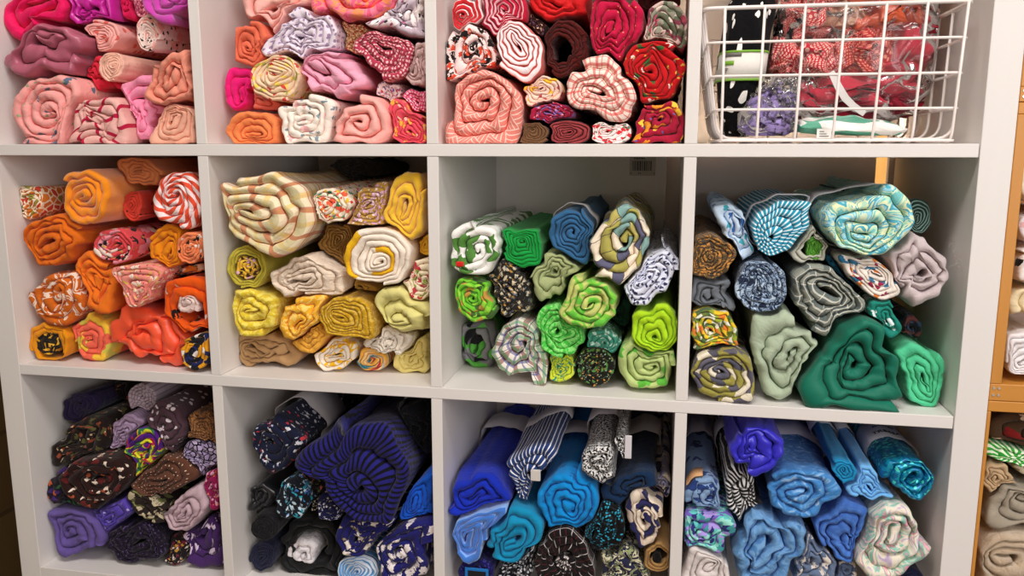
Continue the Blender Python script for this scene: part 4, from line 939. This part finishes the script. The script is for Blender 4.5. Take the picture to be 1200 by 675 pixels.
# ---- middle row, fourth cubby: greens and teals
cubby(4, 2, 'teal and grey fabric rolls in the fourth middle cubby'); V(800, 195, 3.75)
r('brown and orange batik roll at the left divider', camo(['#4c3e2a', '#584a34', '#b8803c', '#3e3834', '#4c4030'], .014, lo=.3, hi=.7), [(44, 380), (50, 310), (110, 290), (190, 325), (245, 375), (205, 455), (130, 495), (48, 470)], .03, 5, (120, 410))
r('pale blue cloth with blue and teal motifs, top left', floral('#b4c8dc', [('#2c5a9c', .3, .4, 1), ('#3c98a8', .22, .35, .9)], .03, .6), [(115, 190), (200, 170), (270, 200), (302, 270), (304, 380), (240, 440), (190, 400), (170, 290), (150, 230)], .055, 2.2, (235, 300), flat=1)
r('turquoise and white pinstriped roll with paper band', stripes('#1d86a4', '#cfdfe4', .0056, .62, 'u'), [(300, 260), (330, 190), (400, 162), (440, 140), (580, 150), (568, 250), (520, 300), (470, 365), (380, 382), (320, 340)], .035, 3.4, (430, 265), band=(.05, .085), wob=.05)
r('light grey roll with a leafy green roll inside', solid('#a8a89c'), [(470, 380), (500, 310), (540, 260), (600, 280), (640, 340), (620, 410), (570, 435), (510, 415)], .045, 1.6, (575, 352), hole=.5, core=(solid('#4c8a2a', wr=.8), [578, 356, 38, 58], 4))
r('aqua cloth with cream and teal watercolour flowers', camo(['#6cb4b4', '#a4ccb4', '#d0d8b0', '#4a9cb0', '#88c0d0', '#c4d4b8'], .035, True, 1.4, .3, .7), [(602, 200), (640, 150), (760, 125), (930, 100), (1005, 180), (1002, 230), (965, 300), (880, 385), (780, 382), (690, 352), (630, 280)], .018, 3.1, (800, 280), band=(.07, .12), puff=1.1)
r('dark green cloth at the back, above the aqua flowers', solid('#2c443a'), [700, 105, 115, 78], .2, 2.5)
r('dark green and black pinstriped small roll at the right', stripes('#1a2c28', '#6c8880', .006, .75, 'v'), [1035, 215, 56, 76], .06, 4.5)
r('white terry roll with orange, red and blue border', floral('#d8d0c8', [('#c8702c', .3, .3, 1), ('#8c1c40', .3, .25, .9), ('#2c688c', .34, .3, 1.1)], .022, .6), [(680, 390), (760, 385), (860, 410), (920, 480), (936, 560), (880, 582), (800, 550), (720, 470)], .025, 4, (820, 485))
r('petrol blue flat fold beneath the white terry roll', solid('#1e6488'), [(600, 430), (650, 350), (700, 430), (760, 530), (842, 582), (790, 602), (700, 522)], .06, 2.2, flat=.9)
r('pale lilac grey smooth roll at the right wall', solid('#b4a8aa'), [(865, 400), (960, 290), (1080, 310), (1150, 380), (1168, 490), (1100, 590), (980, 657), (900, 560), (935, 500)], .03, 2.4, (1025, 465), wob=.14, puff=1.2)
r('slate grey folded roll below the brown batik', solid('#626870'), [(40, 570), (60, 490), (150, 460), (230, 480), (245, 580), (280, 640), (260, 668), (180, 632), (80, 612)], .04, 2.2, (150, 560), wob=.15)
r('navy roll with light blue batik flecks', camo(['#1c2438', '#26324c', '#8ca4c0', '#1c2438', '#a8bcd0'], .012, lo=.3, hi=.68), [345, 532, 112, 112], .025, 6)
r('grey flannel plaid roll in the middle', plaid('#868a80', [('#505c5c', 'u', .042, .4, 0), ('#505c5c', 'v', .042, .4, 0), ('#c8c8bc', 'u', .042, .07, .7), ('#c8c8bc', 'v', .042, .07, .7)], .75), [(440, 580), (460, 480), (540, 430), (640, 450), (750, 550), (805, 600), (770, 672), (700, 692), (640, 745), (560, 700)], .03, 3, (610, 580), puff=1.1)
V(800, 315, 3.75)
r('teal satin cloth with white shapes above the dark green stack', floral('#12786a', [('#d0dcdc', .34, .45, 1)], .026, .5, rough=.5), [(800, 180), (840, 140), (900, 140), (970, 230), (960, 290), (910, 320), (850, 262)], .03, 2)
r('dark multicoloured scrap behind the mint roll', patch(['#1c2028', '#3a4a6a', '#6a3a3a', '#202428'], .012), [1010, 250, 45, 52], .08, 2)
r('yellow, orange and green mosaic print roll at the left', patch(['#8a9a30', '#d8b428', '#c8702c', '#d0d0c0', '#46603c', '#5c6a30'], .010, .5), [(32, 280), (40, 190), (110, 175), (200, 195), (240, 260), (240, 360), (190, 345), (110, 362), (50, 350)], .025, 4, (135, 272))
r('olive, grey and cream leaf print roll, lower left corner', patch(['#8a8440', '#4a4a56', '#d0c8b4', '#8a8440', '#565462'], .022, .6), [(25, 480), (45, 390), (100, 360), (230, 362), (300, 410), (312, 480), (295, 582), (130, 578), (45, 540)], 'f', 4, (168, 470))
r('large pale sage cloth folded upright, bottom centre', solid('#9aa892'), [(310, 260), (340, 200), (420, 180), (520, 240), (607, 340), (590, 400), (480, 540), (410, 573), (350, 550), (320, 440)], 'f', 2.3, (440, 390), puff=1.2, wob=.12)
r('dark emerald satin folded into a tall soft stack', satin('#066450', rough=.55, spec=.3), [(490, 545), (560, 450), (640, 300), (700, 230), (800, 215), (860, 230), (880, 320), (950, 370), (970, 440), (986, 592), (950, 608), (700, 602), (540, 602)], 'f', 3, (750, 440), flat=1.0, wob=.15)
r('mint green roll in the lower right corner', solid('#4ab688', rough=.65), [(938, 340), (990, 300), (1080, 340), (1140, 410), (1145, 500), (1112, 600), (1050, 596), (985, 570), (960, 450)], 'f', 3, (1050, 465), wob=.1)

# ---- bottom row, first cubby: browns and purples
cubby(1, 3, 'brown and purple fabric rolls in the lower left cubby'); V(35, 440, 5)
r('dark indigo roll alone at the upper left', solid('#241a3c'), [(200, 240), (205, 150), (260, 100), (350, 95), (400, 160), (390, 235), (290, 282)], .08, 3)
r('black cloth with copper flower edge under the shelf', floral('#120e10', [('#8a4c34', .3, .4, 1)], .02), [(440, 110), (470, 40), (600, 30), (590, 200), (520, 205), (460, 170)], .13, 2.4)
r('lilac grey pinstriped roll at the top centre', stripes('#ae9eaa', '#8c7c8c', .008, .7, 'u'), [650, 130, 84, 90], .075, 3.6)
r('ribbed lilac roll pointing down to the left', stripes('#a48eac', '#8a7492', .006, .6, 'v'), [(430, 430), (445, 340), (490, 280), (600, 205), (680, 230), (690, 310), (590, 380), (520, 480), (460, 480)], .055, 2.6, (540, 350), flat=.9)
r('plum brown roll with sparse white spots', dots('#48323c', '#c8bcc4', .03, .17, .9), [(700, 250), (760, 140), (880, 190), (932, 300), (910, 422), (830, 448), (780, 430), (720, 320)], .045, 2.7, (815, 310))
r('pale grey blue cloth strip at the top right back', solid('#8494ac'), [(850, 190), (920, 100), (1060, 80), (990, 152), (920, 202)], .13, 2)
r('brown and black leopard print roll at the right divider', camo(['#2c1c16', '#7a4e30', '#a87848', '#2c1c16', '#8a5c3a'], .010, lo=.3, hi=.7), [(895, 250), (940, 205), (1060, 190), (1085, 260), (1096, 440), (1040, 425), (960, 380), (905, 330)], .05, 3)
r('vivid purple roll with yellow, red and green swirls', camo(['#3c1268', '#4c1878', '#a81c3c', '#c8c828', '#2c6a40', '#4a1674'], .075, True, 1.2, .3, .7), [(548, 480), (580, 370), (640, 310), (720, 320), (776, 400), (776, 480), (700, 570), (610, 600), (570, 520)], .04, 3, (668, 455))
r('black brown floral cloth with rust flowers, left', floral('#1c1210', [('#7a3c28', .26, .35, 1), ('#c8b090', .14, .3, .8), ('#4c4a28', .3, .4, .9)], .026, .7), [(115, 500), (130, 420), (200, 350), (330, 250), (455, 262), (450, 400), (420, 480), (300, 510), (200, 542), (140, 545)], .045, 2.2, (290, 400))
r('dark brown floral roll with white blossoms, left of centre', floral('#241210', [('#98482c', .22, .35, 1), ('#d8c8b8', .26, .3, .9), ('#5c1c1c', .4, .4, 1.3)], .024, .7), [(180, 600), (250, 520), (380, 480), (540, 490), (605, 560), (592, 620), (500, 740), (420, 772), (330, 742), (270, 700)], .02, 2.6, (410, 620))
r('dark cloth with orange and green glints at the left wall', floral('#1a1420', [('#b04c20', .3, .35, 1), ('#2c5a34', .3, .4, .9), ('#3a2660', .4, .5, 1.2)], .022, .7), [(92, 640), (130, 570), (200, 560), (260, 660), (330, 760), (290, 802), (180, 782), (110, 720)], .035, 2.4, (195, 680))
r('chocolate brown roll with tiny cream pin dots', dots('#573629', '#d8c0a8', .013, .1, .3), [(612, 630), (700, 560), (800, 470), (920, 490), (1005, 590), (900, 670), (800, 722), (720, 722)], .035, 2.6, (755, 620))
r('lilac and black cracked mosaic print roll', patch(['#9c8cb0', '#a898b8', '#9080a4'], .011, .2, '#141018', .12), [(900, 450), (940, 375), (990, 370), (1060, 430), (1100, 480), (1100, 560), (1040, 590), (960, 570), (920, 520)], .04, 1.8)
r('magenta floral roll at the right divider', floral('#8c1850', [('#d8a0b8', .3, .5, 1), ('#d86a28', .2, .3, .8)], .016, .7), [(1015, 640), (1050, 570), (1105, 545), (1118, 800), (1070, 800), (1030, 720)], .03, 2.6)
V(35, 540, 5)
r('plain lavender purple roll in the lower left corner', solid('#5c4c8c'), [(120, 285), (240, 285), (330, 300), (410, 370), (436, 450), (400, 540), (300, 566), (190, 572), (140, 430)], 'f', 2.7, (290, 425), puff=1.1)
r('violet cloth with a white starburst sheen', floral('#4c3a98', [('#b0a8d8', .12, .4, 1), ('#6a58b4', .3, .6, .8)], .022, .8, rough=.5), [(330, 300), (420, 260), (560, 220), (602, 290), (530, 362), (440, 417), (395, 380)], .03, 2.6)
r('dark brown cloth with cream and olive leaves', floral('#241a18', [('#b0a488', .36, .55, 1), ('#6c7040', .36, .4, 1.1)], .024, .7), [(550, 200), (600, 165), (700, 220), (802, 290), (790, 342), (700, 362), (620, 312)], .03, 2.2)
r('pale pinkish grey cloth roll tapering to the left', solid('#b29aa4'), [(790, 300), (850, 200), (1000, 110), (1052, 230), (1012, 330), (930, 410), (830, 392)], .028, 2.7, (900, 300), puff=1.1)
r('black purple cloth with fine sparkle, bottom centre', speck('#160e22', '#5a4a78', .004, .66, rough=.5), [(440, 470), (480, 410), (560, 370), (700, 360), (800, 430), (802, 540), (740, 590), (620, 607), (500, 582)], 'f', 3, (620, 480), wob=.14)
r('black and gold scroll print small roll at the bottom', floral('#1a1014', [('#b88c30', .3, .35, 1), ('#d0c4b8', .26, .5, .8), ('#6a1c34', .3, .4, 1)], .014, .8), [847, 525, 80, 86], 'f', 2.6)
r('deep purple cloth with white splashes, lower right corner', floral('#40245c', [('#c8b8d0', .34, .4, 1)], .034, .9), [(905, 420), (1000, 370), (1080, 320), (1132, 400), (1132, 590), (1020, 627), (930, 602), (910, 500)], 'f', 2.4, (1025, 490))

# ---- bottom row, second cubby: navies
cubby(2, 3, 'navy and black fabric rolls in the second lower cubby'); V(275, 450, 5)
r('large navy roll with small white and red blossoms and paper band', floral('#13172e', [('#c8c8d0', .2, .3, 1), ('#b03038', .16, .3, .9), ('#a0a8b8', .14, .4, .6)], .022, .7), [(105, 250), (200, 190), (270, 200), (350, 260), (400, 330), (395, 430), (300, 520), (240, 545), (165, 490), (115, 350)], .035, 2.2, (250, 360), band=(.085, .17))
r('huge blue and black striped roll, largest in its cubby', stripes('#1f1d6a', '#0a0a10', .0082, .56, 'u', .002, rot=14), [(370, 450), (480, 350), (640, 230), (800, 155), (900, 155), (960, 260), (1040, 380), (1052, 500), (985, 680), (930, 772), (760, 792), (640, 732), (580, 620), (560, 530)], .012, 2.6, (740, 540), puff=1.2)
r('black crumpled cloth in the upper right corner', solid('#10121a', wr=.9), [(880, 200), (1000, 110), (1150, 90), (1155, 450), (1060, 462), (990, 342), (890, 312)], .07, 2.4, wob=.16, band=(.03, .05))
V(275, 540, 5)
r('bright cobalt blue roll at the right divider', solid('#1050b8'), [(978, 320), (1020, 200), (1060, 130), (1160, 50), (1164, 350), (1050, 372)], .03, 3, (1085, 240))
r('black satin triangular fold at the left wall', satin('#0f1016'), [(60, 310), (90, 160), (170, 120), (252, 190), (200, 262), (100, 314)], .05, 1.8)
r('black cloth with teal and white flowers', floral('#10141e', [('#2c98b0', .3, .4, 1), ('#b8d0e0', .26, .5, .8), ('#3a6ab0', .24, .4, .9)], .018, .8), [(245, 240), (290, 120), (340, 100), (420, 180), (447, 300), (400, 337), (290, 342), (255, 300)], .03, 2.6)
r('black cloth with pink roses, above the teal flowers', floral('#14110f', [('#c86870', .28, .4, 1), ('#c8c0b8', .18, .3, .7), ('#5a6a48', .2, .35, .8)], .020, .6), [(280, 80), (420, 40), (530, 60), (577, 120), (520, 202), (430, 192), (350, 112)], .05, 2.2)
r('navy roll with white scribbled lines', floral('#141640', [('#d0d0dc', .2, .8, 1)], .012, 1.2), [572, 265, 88, 98], .03, 3)
r('narrow black roll with cream scribbles', floral('#0e0e12', [('#c8c0b0', .28, .7, 1)], .01, 1.0), [468, 228, 50, 70], .045, 2.6)
r('small black rosette roll at the left wall', solid('#111116', rough=.6), [172, 390, 80, 76], .03, 4)
r('small midnight blue roll in the lower left corner', solid('#1a1d36', rough=.6), [(92, 570), (110, 500), (170, 475), (230, 490), (242, 570), (220, 625), (150, 654), (110, 625)], 'f', 4)
r('black shiny cloth wrapped around a white core', solid('#121416', rough=.5), [(250, 560), (260, 420), (330, 360), (560, 340), (612, 430), (617, 660), (370, 667)], 'f', 1.7, (430, 520), hole=.5, core=(solid('#d4d0d4', wr=.7), [412, 520, 98, 90], 1.8))
r('navy cloth with ivory bouquets, below the striped roll', floral('#1a1a58', [('#d0c8c0', .36, .5, 1), ('#a89878', .14, .4, .7)], .03, .8), [(600, 440), (640, 330), (760, 340), (965, 320), (850, 400), (822, 500), (760, 562), (640, 552)], .02, 2.6, (715, 445))
r('navy cloth with white petal clusters, lower right corner', floral('#1c1c60', [('#d4cccc', .42, .6, 1), ('#3a3a50', .12, .5, .5)], .022, .7), [(840, 520), (900, 430), (1000, 370), (1166, 366), (1168, 690), (900, 722), (860, 622)], .02, 2.5, (1010, 540))
r('pale blue and white striped roll at the bottom', stripes('#5c98cc', '#cfd8e4', .018, .6, 'v', extra=[('#2c5a9c', .018, .12, .2)]), [725, 642, 115, 88], .035, 5)

# ---- bottom row, third cubby: blues
cubby(3, 3, 'blue fabric rolls in the third lower cubby'); V(520, 465, 4.2714)
r('royal blue roll at the left with a white paper band', solid('#122aa4'), [(35, 450), (60, 390), (140, 368), (240, 385), (310, 440), (348, 520), (270, 582), (130, 592), (60, 572), (38, 520)], .03, 2.3, (165, 485), band=(.2, .27), puff=1.2)
i = r('navy knit roll with white dashes and a stitched label', stripes('#22386a', '#d2d4dc', .0068, .74, 'u', .001), [(300, 400), (330, 330), (450, 265), (540, 245), (582, 310), (500, 400), (440, 500), (430, 550), (370, 532), (330, 480)], .03, 2.5, (430, 415), flat=.95, band=(.15, .20))
@after
def _(i=i):
    q = MB(); a = at(520 + 435 / 4.27, 465 + 418 / 4.27, .016); b = at(520 + 485 / 4.27, 465 + 365 / 4.27, .018); q.box(a[0], b[0], .014, .019, a[2], b[2], b=.001)
    o = link('care_label', [np.array(p) - np.array(i['o'].location) for p in q.v], q.f, plain('white_label', '#d6d2cc', .8), i['o'])
r('bright turquoise blue roll in front with dark flower specks', floral('#0a7cc0', [('#0c5c98', .2, .3, 1)], .028, .5), [605, 512, 162, 155], .022, 3.4, band=(.15, .21), puff=1.1)
r('black and white knit roll with a plump rounded end', speck('#0e0e10', '#c8c8c8', .0032, .5), [(685, 340), (690, 280), (740, 240), (830, 240), (868, 300), (865, 370), (790, 415), (720, 395)], .02, 1.6, (775, 325), band=(.13, .2), puff=1.5)
i = r('short end of black and white knit with a white tag', speck('#0e0e10', '#c8c8c8', .0032, .5), [880, 250, 34, 58], .024, 1.6)
@after
def _(i=i):
    q = MB(); a = at(520 + 905 / 4.27, 465 + 305 / 4.27, .02); b = at(520 + 942 / 4.27, 465 + 192 / 4.27, .02); q.box(a[0], b[0], .017, .019, a[2], b[2], b=.0008)
    o = link('white_tag', [np.array(p) - np.array(i['o'].location) for p in q.v], q.f, M_paper, i['o'])
r('dark navy teal roll folded flat, with a grey paper band', solid('#0e2746'), [(770, 500), (860, 400), (980, 355), (1062, 385), (1065, 480), (1000, 470), (920, 502), (860, 537), (800, 522)], .03, 2.0, (930, 440), band=(.16, .24), puff=1.3)
r('beige and lilac patterned roll behind at the right divider', patch(['#b8ac9c', '#8a88a4', '#2a2a48', '#a8a0a0'], .02, .5), [1090, 440, 46, 66], .07, 2.6)
r('beige and navy scrap below the lilac patterned roll', patch(['#b0a08c', '#24243c', '#9894a8'], .018, .5), [1095, 525, 38, 40], .06, 2.4)
V(520, 540, 5)
r('light blue fleece roll with pale fuzzy edges', edged('#78a4e0', '#3a70c4', .0035, sheen=.6, rough=.95, weave=.5), [(55, 420), (80, 350), (160, 320), (230, 312), (360, 265), (372, 290), (250, 382), (242, 500), (200, 592), (150, 604), (90, 550)], .02, 2.8, (150, 455), flat=.9, puff=1.2)
r('teal cloth roll beside the light blue fleece', solid('#1080aa'), [(245, 430), (300, 350), (400, 270), (520, 290), (592, 380), (560, 462), (492, 472), (490, 522), (440, 587), (285, 592)], .02, 2.6, (385, 460), puff=1.1)
i = r('indigo speckled cloth with a bright blue patch at the bottom', speck('#14124e', '#3a3a90', .004, .62), [198, 655, 108, 80], .03, 2.2)
@after
def _(i=i):
    q = MB(); a = at(520 + 125 / 5, 540 + 690 / 5, .02); b = at(520 + 262 / 5, 540 + 635 / 5, .02); q.box(a[0], b[0], .019, .0205, a[2], b[2], b=.0008)
    o = link('patch', [np.array(p) - np.array(i['o'].location) for p in q.v], q.f, plain('bright_blue_patch', '#1c78c8', .6), i['o']); o['label'] = 'bright blue patch with a black centre'
    q = MB(); q.box(a[0] + .005, b[0] - .004, .0182, .019, a[2] + .002, b[2] - .0045); link('patch_centre', [np.array(p) - np.array(i['o'].location) for p in q.v], q.f, M_ink, o)
r('black, white and maroon checked paisley roll, bottom centre', plaid('#161012', [('#c4bcbc', 'u', .03, .06, 0), ('#c4bcbc', 'v', .03, .06, 0), ('#5c1c20', 'u', .03, .05, .5)], .9), [(545, 600), (560, 480), (640, 410), (740, 410), (830, 480), (870, 600), (862, 722), (560, 722)], .02, 2.6, (700, 590), hole=.3, core=(floral('#141014', [('#c8c0c0', .3, .8, 1)], .009, 1.1), [700, 620, 60, 60], 2))
r('black cloth with white dabs, under the teal roll', dots('#10131c', '#ccd0d8', .011, .32, .7), [(310, 640), (380, 590), (480, 530), (540, 470), (562, 560), (540, 640), (500, 722), (310, 722)], .035, 2)
r('black roll with turquoise sequin flecks', floral('#08090c', [('#2a98b8', .3, .6, 1)], .0065, .4, rough=.4), [(835, 440), (850, 370), (890, 340), (900, 260), (960, 245), (1050, 290), (1080, 400), (1060, 480), (970, 540), (880, 520)], .022, 2.8, (945, 425))
V(680, 540, 5)
r('navy and cream block print roll near the right divider', patch(['#23234c', '#c8b8a4', '#b0a094', '#23234c', '#d0c4b4'], .022, .5), [(262, 280), (300, 210), (340, 172), (400, 230), (472, 290), (488, 400), (440, 472), (350, 517), (310, 430), (283, 390)], .02, 2.7, (385, 360))
r('tan brown roll with a black centre in the lower corner', solid('#967446'), [450, 560, 75, 82], .022, 2, hole=.5, core=(solid('#0e0c0c'), [445, 565, 34, 38], 2))
r('navy cloth with cream and green leaves at the bottom', camo(['#20223c', '#20223c', '#c0bc9c', '#20223c', '#8a9468'], .02, lo=.3, hi=.72), [(70, 600), (90, 540), (180, 530), (260, 478), (340, 540), (400, 702), (80, 702)], .03, 2.2, (225, 610))

# ---- bottom row, fourth cubby: denim and aqua
cubby(4, 3, 'denim and aqua fabric rolls in the fourth lower cubby'); V(795, 480, 5)
def denim_print():
    return floral('#7490b2', [('#22366c', .4, .55, 1.1), ('#7490b2', .18, .9, .7)], .032, .8)
i = r('printed denim roll with dark blue blocks, orange patch and paper band', denim_print(), [(45, 540), (50, 470), (100, 408), (180, 403), (236, 450), (246, 602), (140, 592), (58, 582)], .03, 2.7, (148, 505), band=(.2, .3))
after(lambda i=i: paper_band(i, .002, .036, plain('orange_patch', '#d8a878', .8), 'orange_patch', None, 95, 150, 'small orange cloth patch'))
r('black and white zebra knit roll', stripes('#0e0e10', '#c4c4c4', .006, .55, 'u', .006), [(255, 480), (270, 320), (330, 290), (440, 400), (490, 480), (502, 560), (450, 642), (380, 652), (290, 612)], .04, 2.1, (375, 490), puff=1.3, band=(.14, .19))
r('shiny royal violet satin roll on top', satin('#2a26b4', rough=.35), [(303, 240), (350, 160), (390, 105), (480, 95), (600, 130), (642, 190), (620, 270), (540, 362), (460, 402), (430, 322), (340, 307)], .012, 2.8, (465, 210), wob=.15)
r('large tie dyed denim blue roll with white streaks', camo(['#2c649c', '#3c78b4', '#3c78b4', '#5c92c4', '#9cb8d4'], .04, False, 2.5, .3, .75), [(490, 450), (530, 390), (640, 358), (800, 378), (900, 430), (956, 500), (870, 522), (832, 600), (740, 642), (620, 622), (530, 560)], .02, 2.6, (665, 500), band=(.15, .23), puff=1.2)
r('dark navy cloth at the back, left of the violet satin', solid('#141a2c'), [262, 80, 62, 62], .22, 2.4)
V(880, 480, 5)
r('teal blue roll with square end and paper band', solid('#127cac', rough=.6), [(470, 350), (500, 298), (580, 308), (627, 360), (602, 412), (540, 442), (490, 392)], .022, 2.7, (550, 362), band=(.16, .27))
r('sky blue soft roll with a long folded front edge', solid('#68a6da'), [(612, 390), (640, 330), (700, 322), (760, 400), (790, 450), (848, 500), (842, 552), (740, 570), (640, 512), (560, 472), (538, 440), (615, 425)], .028, 3, (700, 440), band=(.15, .26))
i = r('glittering teal sequin roll at the right with a lettered paper band', sequin('#0c6090', '#128cac', '#4cd8c8', .0032), [(772, 390), (800, 318), (900, 288), (1000, 318), (1062, 390), (1052, 480), (982, 547), (900, 542), (850, 472), (800, 462)], .025, 2.4, (925, 415), band=(.085, .155), puff=1.3)
@after
def _(i=i):
    # lettering on the paper band: laid on its upper surface
    bd = [c for c in i['o'].children if c.name.startswith('paper_band')][0]
    def on_band(tx, ty, tz):
        th = math.radians(97) - tx / (i['rm'] * 1.04); dd = .117 + ty
        k = 1 - i['taper'] * min(dd / .08, 1)
        p = i['P2'](np.array([1.0]), np.array([th]), np.array([dd]))[0] * k * 1.045
        X = i['ctr'][0] + p[0]; Z = i['ctr'][2] + p[1] + tz
        return np.array([X, i['y'] + dd, Z]) - np.array(i['o'].location)
    text_mesh('lettering', 'TRESSA', .0125, M_ink, bd, lambda x, y, z: on_band(x, y - .012, z + .0004), 1.05)
    text_mesh('lettering', 'FLAWED', .008, M_ink, bd, lambda x, y, z: on_band(x, y + .012, z + .0004), 1.05)
V(880, 540, 5)
r('medium blue tone on tone checked roll', plaid('#3c66b0', [('#4a76be', 'u', .02, .5, 0), ('#34599e', 'v', .02, .5, 0)], .6), [(370, 360), (420, 290), (540, 190), (640, 230), (702, 300), (707, 420), (650, 532), (560, 582), (490, 572), (430, 472)], .03, 2.7, (560, 430), puff=1.1)
r('faded denim cloth bunched at the lower left', camo(['#4c7cb0', '#5c8cbc', '#6c98c4', '#4474a8'], .03, False, 1.5, rough=.6), [(-120, 480), (-60, 330), (20, 265), (90, 270), (200, 340), (307, 400), (302, 470), (240, 560), (205, 720), (-132, 720)], .025, 2.3, (90, 480), wob=.15, puff=1.2)
r('slate blue cloth with ivory scroll flowers, bottom', floral('#5c6c88', [('#c8c0b8', .36, .6, 1), ('#5c6c88', .14, .9, .5)], .024, .9), [(200, 650), (260, 540), (330, 415), (420, 500), (492, 600), (482, 722), (200, 722)], .035, 2.4, (350, 600))
r('slate blue cloth with ivory flowers, smaller piece further right', floral('#566684', [('#c8c0b8', .36, .6, 1), ('#566684', .14, .9, .5)], .024, .9), [555, 655, 76, 70], .04, 2)
r('pastel marbled cloth of cream, mint, pink and lilac', camo(['#b0a0c0', '#d8d0c0', '#d4ccbe', '#6cb4a4', '#d88ca4', '#dcd4c4'], .05, False, 2.0, .28, .72), [(610, 590), (680, 470), (705, 290), (800, 242), (920, 260), (992, 340), (1022, 480), (1002, 570), (940, 602), (880, 652), (800, 682), (680, 672)], .02, 2.6, (845, 465), puff=1.2)
r('navy cloth at the very bottom, under the pastel marbled cloth', solid('#161a38'), [930, 700, 75, 60], .03, 2)
V(680, 540, 5)
r('aqua and violet mottled roll under the printed denim', patch(['#58b4b0', '#6a58b0', '#2c2c70', '#8accc0', '#9a88cc', '#3a8c90'], .0085, .9), [(598, 400), (610, 300), (680, 282), (820, 310), (917, 350), (912, 412), (852, 432), (842, 522), (770, 542), (640, 502)], .022, 2.4, (725, 415))
r('ivory roll with thin grey layers in the lower left corner', edged('#c4bcba', '#c8c2c0', .003), [(600, 600), (640, 510), (740, 530), (832, 590), (872, 670), (862, 760), (600, 760)], .02, 3, (725, 640))

# ---- right hand crates
flush()
CUB.update(CU_mid); CUB['g'] = 'white and cream rolls in the pine crate'; V(1100, 190, 2.7)
r('cream white cloth at the top of the middle crate', solid('#d8ccb8'), [325, 60, 84, 80], .03, 2.6)
r('pale lilac white roll with faint pink print', floral('#d0c8cc', [('#c8a0a0', .3, .4, 1)], .02), [330, 210, 92, 62], .03, 2.6)
r('white roll with black blots, middle of the crate', floral('#d8d0cc', [('#1a181a', .3, .4, 1)], .024, .4), [335, 335, 100, 66], .025, 2.6)
r('butter cream cloth roll above the white spiral roll', solid('#d2c4a0'), [330, 455, 104, 60], .03, 2.6)
r('white grey roll with neat spiral end, lowest in the middle crate', solid('#d0ccce'), [(210, 600), (225, 550), (270, 535), (470, 560), (480, 640), (380, 672), (215, 668)], .02, 4, (268, 612))
flush()
CUB.update(CU_low); CUB['g'] = 'beige and brown rolls in the lowest pine crate'; V(1100, 425, 2.7)
r('dark brown cloth with cream and red print', floral('#44301f', [('#b8a088', .3, .4, 1), ('#7a1c1c', .36, .3, 1.4)], .03, .7), [(160, 215), (170, 180), (230, 165), (460, 175), (470, 300), (270, 300), (200, 262), (168, 245)], .05, 2.6)
r('green and white chevron cloth laid at a slant', stripes('#2c9434', '#cfdcc4', .008, .55, 'u', .004), [(152, 262), (175, 262), (470, 330), (470, 352), (270, 325), (200, 300), (155, 285)], .035, 2, flat=.95)
r('cream folded cloth under the green chevron', solid('#c8bca4'), [(152, 285), (200, 300), (470, 352), (470, 385), (240, 350), (160, 315)], .045, 2, flat=.95)
r('beige roll above the large taupe roll', solid('#a89070'), [(140, 380), (150, 320), (210, 315), (250, 365), (230, 400), (160, 412)], .03, 3)
r('large taupe grey roll with thick spiral layers', solid('#8c8476'), [(130, 510), (140, 440), (200, 395), (350, 392), (475, 430), (475, 540), (230, 548), (150, 535)], .025, 3.6)
r('cream cotton batting roll at the bottom right edge', fleece('#d2b898', wr=.9), [(110, 690), (130, 560), (200, 535), (360, 550), (475, 590), (475, 740), (115, 740)], .02, 2.6, (215, 630))

flush()
# ------------------------------------------------------------------ light
wd = bpy.data.worlds.new('world'); sc.world = wd; wd.use_nodes = True
wd.node_tree.nodes['Background'].inputs[0].default_value = (1.0, .78, .58, 1); wd.node_tree.nodes['Background'].inputs[1].default_value = .46
def area(name, loc, target, sx, sy, power, col):
    l = bpy.data.lights.new(name, 'AREA'); l.shape = 'RECTANGLE'; l.size = sx; l.size_y = sy; l.energy = power; l.color = col
    o = bpy.data.objects.new(name, l); COL.objects.link(o); o.location = loc
    o.rotation_euler = (Vector(target) - Vector(loc)).to_track_quat('-Z', 'Y').to_euler(); return o
sc.cycles.max_bounces = 12; sc.cycles.diffuse_bounces = 8; sc.cycles.transparent_max_bounces = 16
area('ceiling_lamp', (.95, -1.05, 2.6), (.95, -1.05, 0), 1.1, .5, 34, (1, .95, .91))
area('ceiling_lamp', (1.8, -2.9, 2.66), (1.8, -2.9, 0), 1.2, .6, 10, (1, .95, .91))
area('right_fill_light', (2.35, -1.9, 1.5), (.6, 0, .85), 1.1, 1.5, 24, (1, .985, .995))  # added off-frame area light, no real window; brightens the right and fades leftwards
a_ = area('aisle_lamp', (1.15, .52, 2.5), (1.15, .56, 0), .3, .1, 26, (1, .86, .66)); a_.data.spread = math.radians(50)
